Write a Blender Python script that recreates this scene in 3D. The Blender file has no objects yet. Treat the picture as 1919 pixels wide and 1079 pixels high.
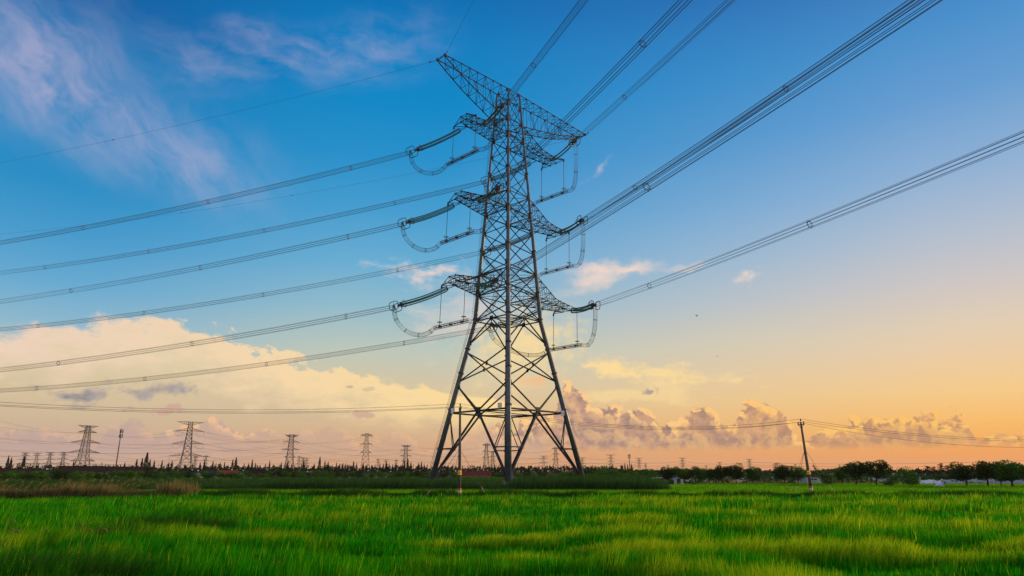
import bpy, bmesh, math, random
import numpy as np
from mathutils import Vector, Matrix

SC = bpy.context.scene
COL = SC.collection
R = math.radians

# ------------------------------------------------------------------ camera
FPX, TH, EYE = 1245.0, R(15.42), 2.5          # focal length in photo pixels, upward tilt, eye height
cam_data = bpy.data.cameras.new('camera')
cam_data.sensor_width = 36.0
cam_data.lens = FPX / 1919.0 * 36.0
cam_data.clip_start = 0.1
cam_data.clip_end = 30000
cam = bpy.data.objects.new('camera', cam_data)
COL.objects.link(cam)
cam.location = (0, 0, EYE)
cam.rotation_euler = (R(90) + TH, 0, 0)
SC.camera = cam

SC.view_settings.view_transform = 'Standard'
SC.view_settings.look = 'None'
SC.view_settings.exposure = 0.0
SC.view_settings.gamma = 1.0
SC.render.engine = 'CYCLES'
SC.cycles.max_bounces = 5
SC.cycles.diffuse_bounces = 2
SC.cycles.glossy_bounces = 2
SC.cycles.transmission_bounces = 3
SC.cycles.transparent_max_bounces = 8
SC.cycles.use_adaptive_sampling = False
SC.cycles.caustics_reflective = False
SC.cycles.caustics_refractive = False

def ray(px, py):
    u = (px - 959.5) / FPX; v = (539.5 - py) / FPX
    return Vector((u, math.cos(TH) - v * math.sin(TH), math.sin(TH) + v * math.cos(TH)))
def azel(px, py):
    r = ray(px, py).normalized()
    return math.degrees(math.atan2(r.x, r.y)), math.degrees(math.asin(r.z))
def at(px, py, D):
    """the point seen at a photo pixel, D metres away over the ground"""
    r = ray(px, py); k = D / math.hypot(r.x, r.y)
    return Vector((r.x * k, r.y * k, EYE + r.z * k))
def foot(px, D, z=0.0, py=895):
    p = at(px, py, D); p.z = z
    return p

# ------------------------------------------------------------------ node helper
class V:
    """a shader value with arithmetic"""
    nt = None
    def __init__(self, s): self.s = s
    @staticmethod
    def m(op, *a, clamp=False):
        n = V.nt.nodes.new('ShaderNodeMath'); n.operation = op; n.use_clamp = clamp
        for i, x in enumerate(a):
            if isinstance(x, V): V.nt.links.new(x.s, n.inputs[i])
            else: n.inputs[i].default_value = float(x)
        return V(n.outputs[0])
    def __add__(s, o): return V.m('ADD', s, o)
    __radd__ = __add__
    def __sub__(s, o): return V.m('SUBTRACT', s, o)
    def __rsub__(s, o): return V.m('SUBTRACT', o, s)
    def __mul__(s, o): return V.m('MULTIPLY', s, o)
    __rmul__ = __mul__
    def __truediv__(s, o): return V.m('DIVIDE', s, o)
    def mx(s, o): return V.m('MAXIMUM', s, o)
    def mn(s, o): return V.m('MINIMUM', s, o)
    def cl(s): return V.m('ADD', s, 0.0, clamp=True)
    def sm(s, a, b):
        n = V.nt.nodes.new('ShaderNodeMapRange'); n.interpolation_type = 'SMOOTHSTEP'
        V.nt.links.new(s.s, n.inputs[0]); n.inputs[1].default_value = a; n.inputs[2].default_value = b
        if a > b:
            n.inputs[1].default_value = b; n.inputs[2].default_value = a
            n.inputs[3].default_value = 1; n.inputs[4].default_value = 0
        return V(n.outputs[0])
def vec(x, y, z=0.0):
    n = V.nt.nodes.new('ShaderNodeCombineXYZ')
    for i, a in enumerate((x, y, z)):
        if isinstance(a, V): V.nt.links.new(a.s, n.inputs[i])
        else: n.inputs[i].default_value = a
    return V(n.outputs[0])
def noise(p, scale, detail=4, rough=0.5, dist=0.0, flat=False):
    n = V.nt.nodes.new('ShaderNodeTexNoise'); n.noise_dimensions = '2D' if flat else '3D'; V.nt.links.new(p.s, n.inputs['Vector'])
    n.inputs['Scale'].default_value = scale; n.inputs['Detail'].default_value = detail
    n.inputs['Roughness'].default_value = rough; n.inputs['Distortion'].default_value = dist
    return V(n.outputs[0])
def voro(p, scale):
    n = V.nt.nodes.new('ShaderNodeTexVoronoi'); n.voronoi_dimensions = '2D'; V.nt.links.new(p.s, n.inputs['Vector'])
    n.feature = 'SMOOTH_F1'; n.inputs['Smoothness'].default_value = 0.35
    n.inputs['Scale'].default_value = scale
    return V(n.outputs['Distance'])
def lin(c):
    return tuple(((x / 255) / 12.92 if x / 255 <= .04045 else ((x / 255 + .055) / 1.055) ** 2.4) for x in c)
def ramp(x, stops, interp='LINEAR'):
    n = V.nt.nodes.new('ShaderNodeValToRGB'); V.nt.links.new(x.s, n.inputs[0])
    cr = n.color_ramp; cr.interpolation = interp
    while len(cr.elements) < len(stops): cr.elements.new(0.5)
    for e, (p, c) in zip(cr.elements, stops):
        e.position = p; e.color = (*c[:3], 1)
    return V(n.outputs[0])
def mixc(f, a, b, mode='MIX'):
    n = V.nt.nodes.new('ShaderNodeMix'); n.data_type = 'RGBA'; n.blend_type = mode
    for k, x in ((0, f), (6, a), (7, b)):
        if isinstance(x, V): V.nt.links.new(x.s, n.inputs[k])
        elif k == 0: n.inputs[0].default_value = x
        else: n.inputs[k].default_value = (*x[:3], 1)
    return V(n.outputs[2])
def curve(x, pts):
    """1-D profile through (x, y) points, both inside 0..1"""
    n = V.nt.nodes.new('ShaderNodeFloatCurve'); V.nt.links.new(x.s, n.inputs['Value'])
    c = n.mapping.curves[0]
    c.points[0].location = pts[0]; c.points[1].location = pts[-1]
    for p in pts[1:-1]: c.points.new(*p)
    n.mapping.update()
    return V(n.outputs[0])
# ------------------------------------------------------------------ sky
SUN_AZ, SUN_EL = 66.0, 10.0
W = bpy.data.worlds.new('World'); SC.world = W; W.use_nodes = True
V.nt = W.node_tree
for n in list(V.nt.nodes): V.nt.nodes.remove(n)
tc = V.nt.nodes.new('ShaderNodeTexCoord')
sx = V.nt.nodes.new('ShaderNodeSeparateXYZ'); V.nt.links.new(tc.outputs['Generated'], sx.inputs[0])
dx, dy, dz = V(sx.outputs[0]), V(sx.outputs[1]), V(sx.outputs[2])
AZ = V.m('ARCTAN2', dx, dy) * (180 / math.pi)
EL = V.m('ARCSINE', dz) * (180 / math.pi)
ELn = (EL / 48.0).cl()
def elramp(px, rows):
    return ramp(ELn, [(max(0, min(1, azel(px, y)[1] / 48.0)), lin(c)) for y, c in rows])
left = elramp(60, [(885, (196, 160, 146)), (850, (202, 166, 148)), (800, (205, 175, 150)), (740, (214, 196, 160)), (680, (200, 200, 185)),
                   (600, (140, 184, 206)), (520, (100, 170, 210)), (430, (68, 155, 206)), (330, (36, 142, 198)), (200, (12, 134, 194)), (60, (14, 122, 184)), (-60, (6, 98, 166))])
mid = elramp(860, [(885, (206, 152, 116)), (850, (214, 162, 122)), (790, (222, 184, 140)), (730, (216, 198, 162)), (660, (190, 200, 186)),
                   (580, (146, 188, 204)), (500, (104, 174, 212)), (400, (66, 157, 208)), (300, (34, 144, 203)), (200, (0, 136, 199)), (90, (0, 127, 193)), (-30, (0, 106, 176))])
right = elramp(1860, [(885, (242, 146, 60)), (850, (247, 158, 72)), (790, (252, 188, 102)), (730, (247, 203, 136)), (660, (237, 205, 164)),
                      (600, (226, 206, 180)), (520, (207, 199, 197)), (420, (178, 191, 208)), (300, (142, 177, 214)), (150, (100, 157, 210)), (0, (70, 143, 204)), (-200, (50, 110, 180))])
skyc = mixc(AZ.sm(-36, -12), left, mid)
skyc = mixc(((AZ + 6.0) / 40.0).cl(), skyc, right)
ns = V.nt.nodes.new('ShaderNodeTexSky'); ns.sky_type = 'NISHITA'; ns.sun_disc = False
ns.sun_elevation = R(SUN_EL); ns.sun_rotation = R(SUN_AZ)
nish = mixc(1.0, V(ns.outputs[0]), (0.10, 0.10, 0.10), 'MULTIPLY')
skyc = mixc(0.012, skyc, nish)

P = vec(AZ, EL, 0.0)
def line_d(p0, p1, wob=None):
    """distance in degrees from a stroke laid between two directions, and the way along it (0..1)"""
    (x0, y0), (x1, y1) = azel(*p0), azel(*p1)
    L = math.hypot(x1 - x0, y1 - y0); ux, uy = (x1 - x0) / L, (y1 - y0) / L
    ax, ay = (AZ, EL) if wob is None else wob
    rx, ry = ax - x0, ay - y0
    t = rx * ux + ry * uy
    s = ry * ux - rx * uy
    return t / L, s
def n2(x, y, scale, det, rough=.56): return noise(vec(x, y), scale, det, rough, flat=True)
wn1 = n2(AZ, EL, .16, 4); wn2 = n2(AZ + 31.7, EL + 11.0, .16, 4)
WX, WY = AZ + (wn1 - .5) * 3.4, EL + (wn2 - .5) * 3.0
FA = n2((WX * .77 - WY * .64) * .40 + 3.0, WX * .64 + WY * .77, .40, 6, .58)      # fibres running down to the right
FB = n2(WX * .36 + 9.0, WY, .55, 6, .58)                                          # level fibres
FC = n2(AZ * .8 + (wn2 - .5) * 2.0, EL + (wn1 - .5) * 2.0, 1.1, 5, .58)           # fleecy
FD = n2(AZ * .45 - 5.0 + (wn1 - .5), EL * 1.1, 1.3, 5, .60)                       # fleecy, drawn out level
# cirrus: stretched, feathered noise
def streak(p0, p1, w, fib, lo=.30, hi=.78, ends=.25):
    t, s = line_d(p0, p1, (WX, WY))
    env = t.sm(-ends, ends) * t.sm(1 + ends, 1 - ends) * (V.m('ABSOLUTE', s) / w).sm(1.15, 0.0)
    return env * fib.sm(lo, hi)
c1 = streak((-120, 40), (460, 345), 4.7, FA, .14, .80)
c1b = streak((30, 90), (110, 200), 1.7, FC, .3, .9, .3) * .40
c1c = streak((-100, 0), (220, 110), 6.0, FA, .2, .85)
c2 = streak((300, 105), (800, 78), 3.3, FB, .25, .85) * .58
c2b = streak((430, 40), (520, 62), .9, FB, .2, .8, .4) * .35
cir = (c1 * .80 + c1b + c1c * .40 + c2 + c2b).mn(.9)
skyc = mixc(cir * .60, skyc, lin((196, 184, 210)))
# thin warm wisps, mid height
def puff(px, py, wpx, hpx, rot, n, lo=.0, hi=.5, amp=2.0, wamp=1.0):
    x0, y0 = azel(px, py); k = 46.0 / 1000
    ca, sa = math.cos(R(rot)), math.sin(R(rot))
    rx, ry = AZ - x0 + (wn1 - .5) * (wamp * 3), EL - y0 + (wn2 - .5) * (wamp * 3)
    u = (rx * ca + ry * sa) / (wpx * k); v = (ry * ca - rx * sa) / (hpx * k)
    d = V.m('SQRT', u * u + v * v)
    return ((1.0 - d) + (n - .5) * amp).sm(lo, hi)
w1 = puff(800, 512, 115, 24, -6, FD, -.2, 1.5, 2.6)
w2 = puff(1112, 514, 78, 30, 16, FB, -.2, 1.2, 2.0)
w2b = puff(1190, 492, 70, 14, 10, FB, .0, 1.4, 2.6) * .4
w3 = puff(1122, 320, 46, 8, 32, FC, .0, 1.5, 1.6) * .40
w4 = puff(1390, 526, 24, 18, 20, FC, -.1, 1.4, 3.0) * .6
w5 = puff(1290, 492, 45, 8, 0, FB, 0, 1.2, 3.0) * .3
w6 = puff(850, 590, 120, 60, 20, FB, -.1, 1.3, 3.0) * .5
skyc = mixc((w1 * .8 + w2 * .9 + w2b + w3 + w4 + w5 + w6).mn(.88), skyc, lin((250, 220, 200)))
# the glowing yellow cloud behind the tower and its neighbours
y1 = puff(975, 655, 125, 80, 20, FC, -.2, 1.2, 1.5)
y2 = puff(1142, 682, 52, 28, -8, FC, -.2, 1.0, 1.8)
y3 = puff(1255, 702, 130, 26, -6, FD, -.2, 1.2, 2.4)
y4 = puff(1190, 748, 160, 26, 0, FB, -.1, 1.1, 3.2) * .55
y5 = puff(995, 712, 40, 14, -12, FC, .0, .8, 3.0) * .6
skyc = mixc((y1 * .85 + y2 + y3 * .85 + y4).mn(.92), skyc, lin((255, 222, 154)))
skyc = mixc(y5, skyc, lin((246, 186, 130)))
# big anvil sheet on the left
AN = [(-200, 640), (-60, 622), (60, 612), (170, 604), (270, 600), (350, 612), (430, 632), (500, 662), (560, 680), (640, 702), (740, 722), (860, 742), (960, 760), (1060, 800), (1300, 860)]
ax_ = [azel(*p) for p in AN]; a0, a1 = ax_[0][0], ax_[-1][0]
nz = n2(AZ + 40, EL * 1.7 + AZ * .25 + (wn1 - .5) * 3.0, .30, 7, .62)
nz2 = FB
topc = curve(((AZ + (wn2 - .5) * 2.0 - a0) / (a1 - a0)).cl(), [((x - a0) / (a1 - a0), max(0, y) / 20.0) for x, y in ax_]) * 20.0
Fan = topc - EL + ((nz - .5) * 3.6 + (FB - .5) * 2.4) * AZ.sm(2, -26)
soft = ((AZ + 36.0) / 14.0).cl() * -0.9 + 1.15           # the far left edge is feathery
man = ((Fan + .25 + (nz - .5) * .8) / soft).sm(-.3, 1.0)
# colour: a cream rim that fades into beige with depth below the top
depth = (Fan + (FB - .5) * 5.0 + (FD - .5) * 3.0).sm(0.4, 5.0)
anc = mixc(depth, mixc(((AZ + 36) / 32).cl(), lin((242, 212, 186)), lin((255, 222, 154))), mixc(EL.sm(2.0, 9.5), lin((204, 180, 148)), lin((226, 207, 168))))
lowfade = EL.sm(1.5, 5.5)
rightfade = AZ.sm(3.0, -1.5)
skyc = mixc(man * lowfade * rightfade * .93, skyc, anc)
# small dark scud
g1 = puff(172, 731, 72, 17, -2, FD, -.05, 1.5, 3.2)
g2 = puff(302, 738, 50, 18, 8, FC, -.05, 1.5, 3.2)
g3 = puff(655, 727, 14, 4, 0, FC, 0, .8, 3.0) * .5
g3b = puff(690, 737, 18, 5, 10, FC, 0, .8, 3.5) * .35
g4 = puff(1220, 738, 20, 7, 4, FC, .0, .7, 3.5) * .75
skyc = mixc((g1 + g2 + g3 + g3b + g4).mn(.86), skyc, mixc(FC.sm(.35, .65), lin((124, 124, 140)), lin((158, 150, 158))))
# puffs over the left cumulus
p1 = puff(672, 787, 26, 9, -8, FC, -.1, .6, 3.0) + puff(265, 778, 15, 8, 0, FC, -.1, .6, 3.0) + puff(318, 781, 20, 9, 10, FC, -.1, .6, 3.0)
skyc = mixc(p1.mn(.75), skyc, lin((206, 164, 148)))
# cumulus banks: a profile of towers, cauliflower billows, lit from the right
def billow(ox, oy):
    q = vec(AZ + ox + (wn1 - .5) * 1.4, EL * 1.05 + oy + (wn2 - .5) * 1.0)
    b = (0.62 - voro(q, .55)) * 1.25
    b = b + (0.55 - voro(q, 1.35)) * .62
    b = b + (0.5 - voro(q, 3.1)) * .33
    return b + (noise(q, 2.4, 4, .6, flat=True) - .5) * .42
B0 = billow(0, 0); B1 = billow(.42, .34)
def bank(prof, amp, base, edge=.16):
    pr = [azel(*p) for p in prof]; a0, a1 = pr[0][0], pr[-1][0]
    t = curve(((AZ - a0) / (a1 - a0)).cl(), [((x - a0) / (a1 - a0), max(0.0, min(1.0, y / 12.0))) for x, y in pr]) * 12.0
    inside = AZ.sm(a0, a0 + .8) * AZ.sm(a1, a1 - .8)
    F = t - EL + (B0 - .25) * amp
    return F, F.sm(-edge, edge) * inside * EL.sm(base - .5, base + .35)
lit0 = ((B0 - B1) * 1.8 + .30).sm(.0, .9)
rt = [(890, 850), (915, 822), (935, 800), (960, 812), (985, 790), (1015, 792), (1035, 775), (1052, 738), (1068, 716), (1090, 748), (1130, 768), (1180, 772), (1215, 775), (1240, 800), (1262, 802), (1275, 776), (1310, 764), (1350, 788), (1372, 800), (1385, 776),
      (1420, 760), (1458, 764), (1480, 800), (1500, 818), (1560, 812), (1590, 800), (1622, 782), (1680, 790), (1720, 782), (1760, 788), (1798, 780), (1822, 800), (1840, 824), (1880, 822), (1960, 840)]
Fr, mr = bank(rt, 1.15, azel(1300, 838)[1])
rim = Fr.sm(1.5, .1)
litr = (lit0 * (rim * 1.1 + .36)).cl()
shade_r = mixc(AZ.sm(5, 32), mixc(FC.sm(.35, .65), lin((160, 130, 124)), lin((204, 158, 130))), mixc(FC.sm(.35, .65), lin((184, 136, 104)), lin((216, 158, 108))))
crc = mixc(litr, shade_r, mixc(AZ.sm(5, 32), lin((255, 205, 138)), lin((255, 196, 104))))
skyc = mixc(mr * .95, skyc, crc)
lt = [(-400, 812), (-200, 806), (-60, 816), (30, 806), (90, 815), (150, 818), (190, 812), (215, 800), (240, 796), (280, 806), (300, 812), (338, 802), (362, 796), (395, 790), (430, 796), (448, 812), (480, 808),
      (520, 818), (560, 812), (600, 806), (626, 812), (655, 822), (690, 830), (720, 818), (752, 812), (778, 824), (800, 840), (850, 836), (880, 812), (915, 806), (950, 824), (1000, 812), (1030, 806)]
Fl, ml = bank(lt, .85, azel(400, 852)[1], .2)
riml = Fl.sm(1.1, .0)
hot = ((1.0 - ((AZ - azel(400, 800)[0]) / 4.5) * ((AZ - azel(400, 800)[0]) / 4.5)).mx(0.0)) * .9 + .45
clc = mixc((lit0 * 1.1 * (riml + .1) * hot).cl(), mixc(AZ.sm(-36, -4), lin((184, 158, 158)), lin((206, 168, 142))), lin((255, 196, 148)))
skyc = mixc(ml * .62, skyc, clc)
# the bright sky round the low sun, outside the frame to the right, and an unseen cloud veil behind the viewer, added to brighten the ground
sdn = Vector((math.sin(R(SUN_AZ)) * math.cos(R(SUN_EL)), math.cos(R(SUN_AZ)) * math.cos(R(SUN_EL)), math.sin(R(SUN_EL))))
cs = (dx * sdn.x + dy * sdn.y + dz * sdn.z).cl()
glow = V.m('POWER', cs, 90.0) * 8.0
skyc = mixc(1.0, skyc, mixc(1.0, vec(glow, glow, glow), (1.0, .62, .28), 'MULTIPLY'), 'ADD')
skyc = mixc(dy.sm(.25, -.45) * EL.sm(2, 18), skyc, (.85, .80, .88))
skyc = mixc(EL.sm(44, 62), skyc, (.18, .36, .70))  # overhead sky above the frame, set brighter to light the ground
# below the horizon the dome goes to a dull earth tone
skyc = mixc(EL.sm(-.2, -3.0), skyc, (0.10, 0.09, 0.06))
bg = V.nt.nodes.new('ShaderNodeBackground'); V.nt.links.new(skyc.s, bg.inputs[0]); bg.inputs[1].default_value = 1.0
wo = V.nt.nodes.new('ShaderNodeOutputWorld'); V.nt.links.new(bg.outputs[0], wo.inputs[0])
W.cycles.sampling_method = 'MANUAL'; W.cycles.sample_map_resolution = 512

# ------------------------------------------------------------------ sun
sun = bpy.data.lights.new('sun', 'SUN'); sun.energy = 4.2; sun.angle = R(0.6); sun.color = (1.0, 0.74, 0.42)
so = bpy.data.objects.new('sun', sun); COL.objects.link(so)
sd = Vector((math.sin(R(SUN_AZ)) * math.cos(R(SUN_EL)), math.cos(R(SUN_AZ)) * math.cos(R(SUN_EL)), math.sin(R(SUN_EL))))
so.rotation_euler = (-sd).to_track_quat('-Z', 'Y').to_euler()
so.location = sd * 200
# ------------------------------------------------------------------ materials
def mat(name, base, rough=.6, metal=0.0, var=0.0, scale=3.0, spec=.5, dark=None, bump=0.0):
    m = bpy.data.materials.new(name); m.use_nodes = True
    nt = m.node_tree; V.nt = nt
    b = nt.nodes['Principled BSDF']
    b.inputs['Base Color'].default_value = (*base, 1); b.inputs['Roughness'].default_value = rough
    b.inputs['Metallic'].default_value = metal; b.inputs['Specular IOR Level'].default_value = spec
    if var or dark:
        t = nt.nodes.new('ShaderNodeTexCoord')
        n = noise(V(t.outputs['Object']), scale, 4, .6)
        lo = dark or tuple(c * (1 - var) for c in base); hi = tuple(min(1, c * (1 + var)) for c in base)
        nt.links.new(ramp(n, [(.3, lo), (.7, hi)]).s, b.inputs['Base Color'])
        if bump:
            bp = nt.nodes.new('ShaderNodeBump'); bp.inputs['Strength'].default_value = bump
            nt.links.new(n.s, bp.inputs['Height']); nt.links.new(bp.outputs[0], b.inputs['Normal'])
    return m
def leafmat(name, stops, scale=.35, hue_attr=True, trans=.35, rough=.6, z0=None):
    """foliage: colour varies clump by clump and leaf by leaf, with light passing through the blades"""
    m = bpy.data.materials.new(name); m.use_nodes = True
    nt = m.node_tree; V.nt = nt
    for n in list(nt.nodes): nt.nodes.remove(n)
    t = nt.nodes.new('ShaderNodeTexCoord'); g = nt.nodes.new('ShaderNodeNewGeometry')
    n1 = noise(V(t.outputs['Object']), scale, 3, .6)
    rnd = V(g.outputs['Random Per Island'])
    oi = nt.nodes.new('ShaderNodeObjectInfo')
    f = (n1 * 1.3 - .15 + (rnd - .5) * .55 + (V(oi.outputs['Random']) - .5) * .22).cl()
    col = ramp(f, [(i / (len(stops) - 1), c) for i, c in enumerate(stops)])
    d = nt.nodes.new('ShaderNodeBsdfDiffuse'); tr = nt.nodes.new('ShaderNodeBsdfTranslucent')
    nt.links.new(col.s, d.inputs[0]); nt.links.new(col.s, tr.inputs[0])
    mx = nt.nodes.new('ShaderNodeMixShader'); mx.inputs[0].default_value = trans
    nt.links.new(d.outputs[0], mx.inputs[1]); nt.links.new(tr.outputs[0], mx.inputs[2])
    o = nt.nodes.new('ShaderNodeOutputMaterial'); nt.links.new(mx.outputs[0], o.inputs[0])
    return m
M = {}
M['tube'] = mat('galvanised_tube', (.045, .066, .082), .45, .15, .5, 1.6)
M['steel'] = mat('lattice_steel', (.018, .021, .026), .7, 0, .5, .8, .25)
M['flange'] = mat('flange_steel', (.04, .045, .05), .6, .35, .2, 2)
M['wire'] = mat('aluminium_wire', (.014, .014, .017), .6, .2)
M['fitting'] = mat('dark_fitting', (.04, .04, .045), .5, .5, .2)
M['glass'] = mat('green_glass', (.022, .13, .095), .25, 0, .3, 2)
M['rubber'] = mat('composite_insulator', (.06, .055, .06), .6, 0, .2)
M['concrete'] = mat('concrete', (.33, .32, .30), .85, 0, .25, 2.5, bump=.2)
M['plate'] = mat('white_plate', (.62, .63, .64), .5, .1, .08)
M['far_steel'] = mat('far_steel', (.030, .028, .032), .7, .1)

# ------------------------------------------------------------------ mesh helper
class MB:
    def __init__(s): s.v = []; s.f = []; s.mi = None
    def tube(s, p0, p1, r0, r1=None, n=5, cap=True):
        p0 = Vector(p0); p1 = Vector(p1); r1 = r0 if r1 is None else r1
        d = p1 - p0
        if d.length < 1e-6: return
        d.normalize(); u = d.orthogonal().normalized(); w = d.cross(u); b = len(s.v)
        for p, r in ((p0, r0), (p1, r1)):
            for i in range(n):
                t = 2 * math.pi * i / n; s.v.append(p + (u * math.cos(t) + w * math.sin(t)) * r)
        for i in range(n):
            j = (i + 1) % n; s.f.append((b + i, b + j, b + n + j, b + n + i))
        if cap: s.f.append(tuple(b + i for i in reversed(range(n)))); s.f.append(tuple(b + n + i for i in range(n)))
    def poly(s, pts, r, n=4, closed=False, cap=True):
        """one continuous tube through points; r a number or a list"""
        pts = [Vector(p) for p in pts]; N = len(pts); b = len(s.v)
        rr = r if isinstance(r, (list, tuple)) else [r] * N
        u = None
        for k, p in enumerate(pts):
            if closed: d = pts[(k + 1) % N] - pts[k - 1]
            else: d = pts[min(k + 1, N - 1)] - pts[max(k - 1, 0)]
            d.normalize()
            if u is None: u = d.orthogonal().normalized()
            u = (u - d * u.dot(d)).normalized(); w = d.cross(u)
            for i in range(n):
                t = 2 * math.pi * i / n; s.v.append(p + (u * math.cos(t) + w * math.sin(t)) * rr[k])
        for k in range(N if closed else N - 1):
            k2 = (k + 1) % N
            for i in range(n):
                j = (i + 1) % n; s.f.append((b + k * n + i, b + k * n + j, b + k2 * n + j, b + k2 * n + i))
        if not closed and cap:
            s.f.append(tuple(b + i for i in reversed(range(n)))); s.f.append(tuple(b + (N - 1) * n + i for i in range(n)))
    def box(s, c, size, ax=None):
        c = Vector(c); X, Y, Z = ax or (Vector((1, 0, 0)), Vector((0, 1, 0)), Vector((0, 0, 1))); b = len(s.v)
        for k in range(8):
            s.v.append(c + X * size[0] * ((k & 1) - .5) + Y * size[1] * ((k >> 1 & 1) - .5) + Z * size[2] * ((k >> 2 & 1) - .5))
        for q in ((0, 2, 3, 1), (4, 5, 7, 6), (0, 1, 5, 4), (2, 6, 7, 3), (0, 4, 6, 2), (1, 3, 7, 5)): s.f.append(tuple(b + i for i in q))
    def quad(s, *p):
        b = len(s.v); s.v += [Vector(q) for q in p]; s.f.append(tuple(range(b, b + len(p))))
    def ring(s, c, nrm, R0, r, n=16, m=4, squash=(1, 1), up=(0, 0, 1)):
        c = Vector(c); nrm = Vector(nrm).normalized(); u = Vector(up); u = (u - nrm * u.dot(nrm)).normalized(); w = nrm.cross(u)
        s.poly([c + u * R0 * squash[1] * math.cos(2 * math.pi * i / n) + w * R0 * squash[0] * math.sin(2 * math.pi * i / n) for i in range(n)], r, m, closed=True)
    def build(s, name, material, parent=None, smooth=False, origin=None):
        o0 = Vector(origin) if origin is not None else (Vector((0, 0, 0)) if parent is None else wloc(parent))
        me = bpy.data.meshes.new(name); me.from_pydata([tuple(p - o0) for p in s.v], [], s.f)
        me.materials.append(M[material] if isinstance(material, str) else material)
        if smooth: me.polygons.foreach_set('use_smooth', [True] * len(me.polygons))
        o = bpy.data.objects.new(name, me); COL.objects.link(o)
        if parent is not None:
            o.parent = parent; o.location = (0, 0, 0)
        else: o.location = o0
        return o
def wloc(o):
    p = Vector(o.location)
    while o.parent: o = o.parent; p = p + Vector(o.location)
    return p
def npmesh(name, verts, quads, material, parent=None, tris=None):
    me = bpy.data.meshes.new(name)
    me.vertices.add(len(verts)); me.vertices.foreach_set('co', np.asarray(verts, np.float32).ravel())
    F = quads; k = F.shape[1]
    me.loops.add(F.size); me.loops.foreach_set('vertex_index', F.astype(np.int32).ravel())
    me.polygons.add(len(F)); me.polygons.foreach_set('loop_start', (np.arange(len(F)) * k).astype(np.int32))
    me.update(calc_edges=True)
    me.materials.append(material)
    o = bpy.data.objects.new(name, me); COL.objects.link(o)
    if parent is not None: o.parent = parent
    return o
def tag(o, label=None, cat=None, group=None, kind=None):
    if label: o['label'] = label
    if cat: o['category'] = cat
    if group: o['group'] = group
    if kind: o['kind'] = kind
    return o
def empty(name, loc, label, cat, group=None):
    o = bpy.data.objects.new(name, None); COL.objects.link(o); o.location = loc; o.empty_display_size = .5
    return tag(o, label, cat, group)
KIDS = {}
def copy_tree(o, parent=None):
    c = o.copy(); COL.objects.link(c); c.parent = parent
    for k in list(c.keys()):
        if k in ('label', 'group') and parent is None: del c[k]
    for ch in [x for x in o.children]: copy_tree(ch, c)
    return c
# ------------------------------------------------------------------ the tall tower
PHI = R(46.06)
PA = Vector((-math.cos(PHI), -math.sin(PHI), 0)); PB = Vector((math.sin(PHI), -math.cos(PHI), 0)); PC = Vector((-.83, 130.0, 0))
def T(L, w, z): return PC + PA * L + PB * w + Vector((0, 0, z))
def hs(z):
    if z < 31.37: return 10.04 + (4.62 - 10.04) * (z - .96) / 30.41
    return 4.62 + (1.73 - 4.62) * (z - 31.37) / 51.23
def rt_(z): return float(np.interp(z, [0, 14, 31, 45, 60, 72, 83], [.52, .50, .42, .34, .27, .22, .19]))
CORN = ((1, 1), (1, -1), (-1, -1), (-1, 1))        # near, left, back, right
def cor(k, z): s = CORN[k % 4]; return T(s[0] * hs(z), s[1] * hs(z), z)
def mid(k, z): return (cor(k, z) + cor(k + 1, z)) / 2
pyl = empty('lattice_pylon', PC, 'huge dark steel transmission tower with winged top standing in the reeds', 'transmission tower')
FLG = [6.6, 13.9, 21.0, 25.8, 31.8, 37.4, 46.2, 54.6, 63.6, 71.8]
for k in range(4):
    m = MB(); zs = [.35, 14, 31.37, 45, 60, 72, 82.6]
    m.poly([cor(k, z) for z in zs], [rt_(z) for z in zs], 14)
    # step bolts
    for z in np.arange(3, 80, .45):
        p = cor(k, z); d = (PA * CORN[k][0]).normalized() * (1 if int(z / .45) % 2 else -1)
        m.tube(p, p + d * (rt_(z) + .16), .012, n=3)
    leg = m.build('leg', 'tube', pyl, smooth=True)
    for z in FLG:
        p = cor(k, z); d = (cor(k, z + 1) - cor(k, z - 1)).normalized(); r = rt_(z)
        f = MB(); f.tube(p - d * .13, p - d * .02, r + .13, n=16); f.tube(p + d * .02, p + d * .13, r + .13, n=16)
        for i in range(12):
            t = i * math.pi / 6; u = d.orthogonal().normalized(); w = d.cross(u); q = p + (u * math.cos(t) + w * math.sin(t)) * (r + .07)
            f.tube(q - d * .17, q + d * .17, .018, n=4)
        f.build('flange', 'flange', leg)
    f = MB(); p = cor(k, .35); f.poly([Vector((p.x, p.y, -.6)), Vector((p.x, p.y, .55))], .95, 18); f.build('footing', 'concrete', pyl)
def strut(m, p, q, r, n=6):
    m.tube(p, q, r, n=n, cap=False)
def gus(m, p, s=.5, k=0):
    X = (PA if k % 2 else PB)
    m.box(p, (s, .05, s), (X, X.cross(Vector((0, 0, 1))), Vector((0, 0, 1))))
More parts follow.
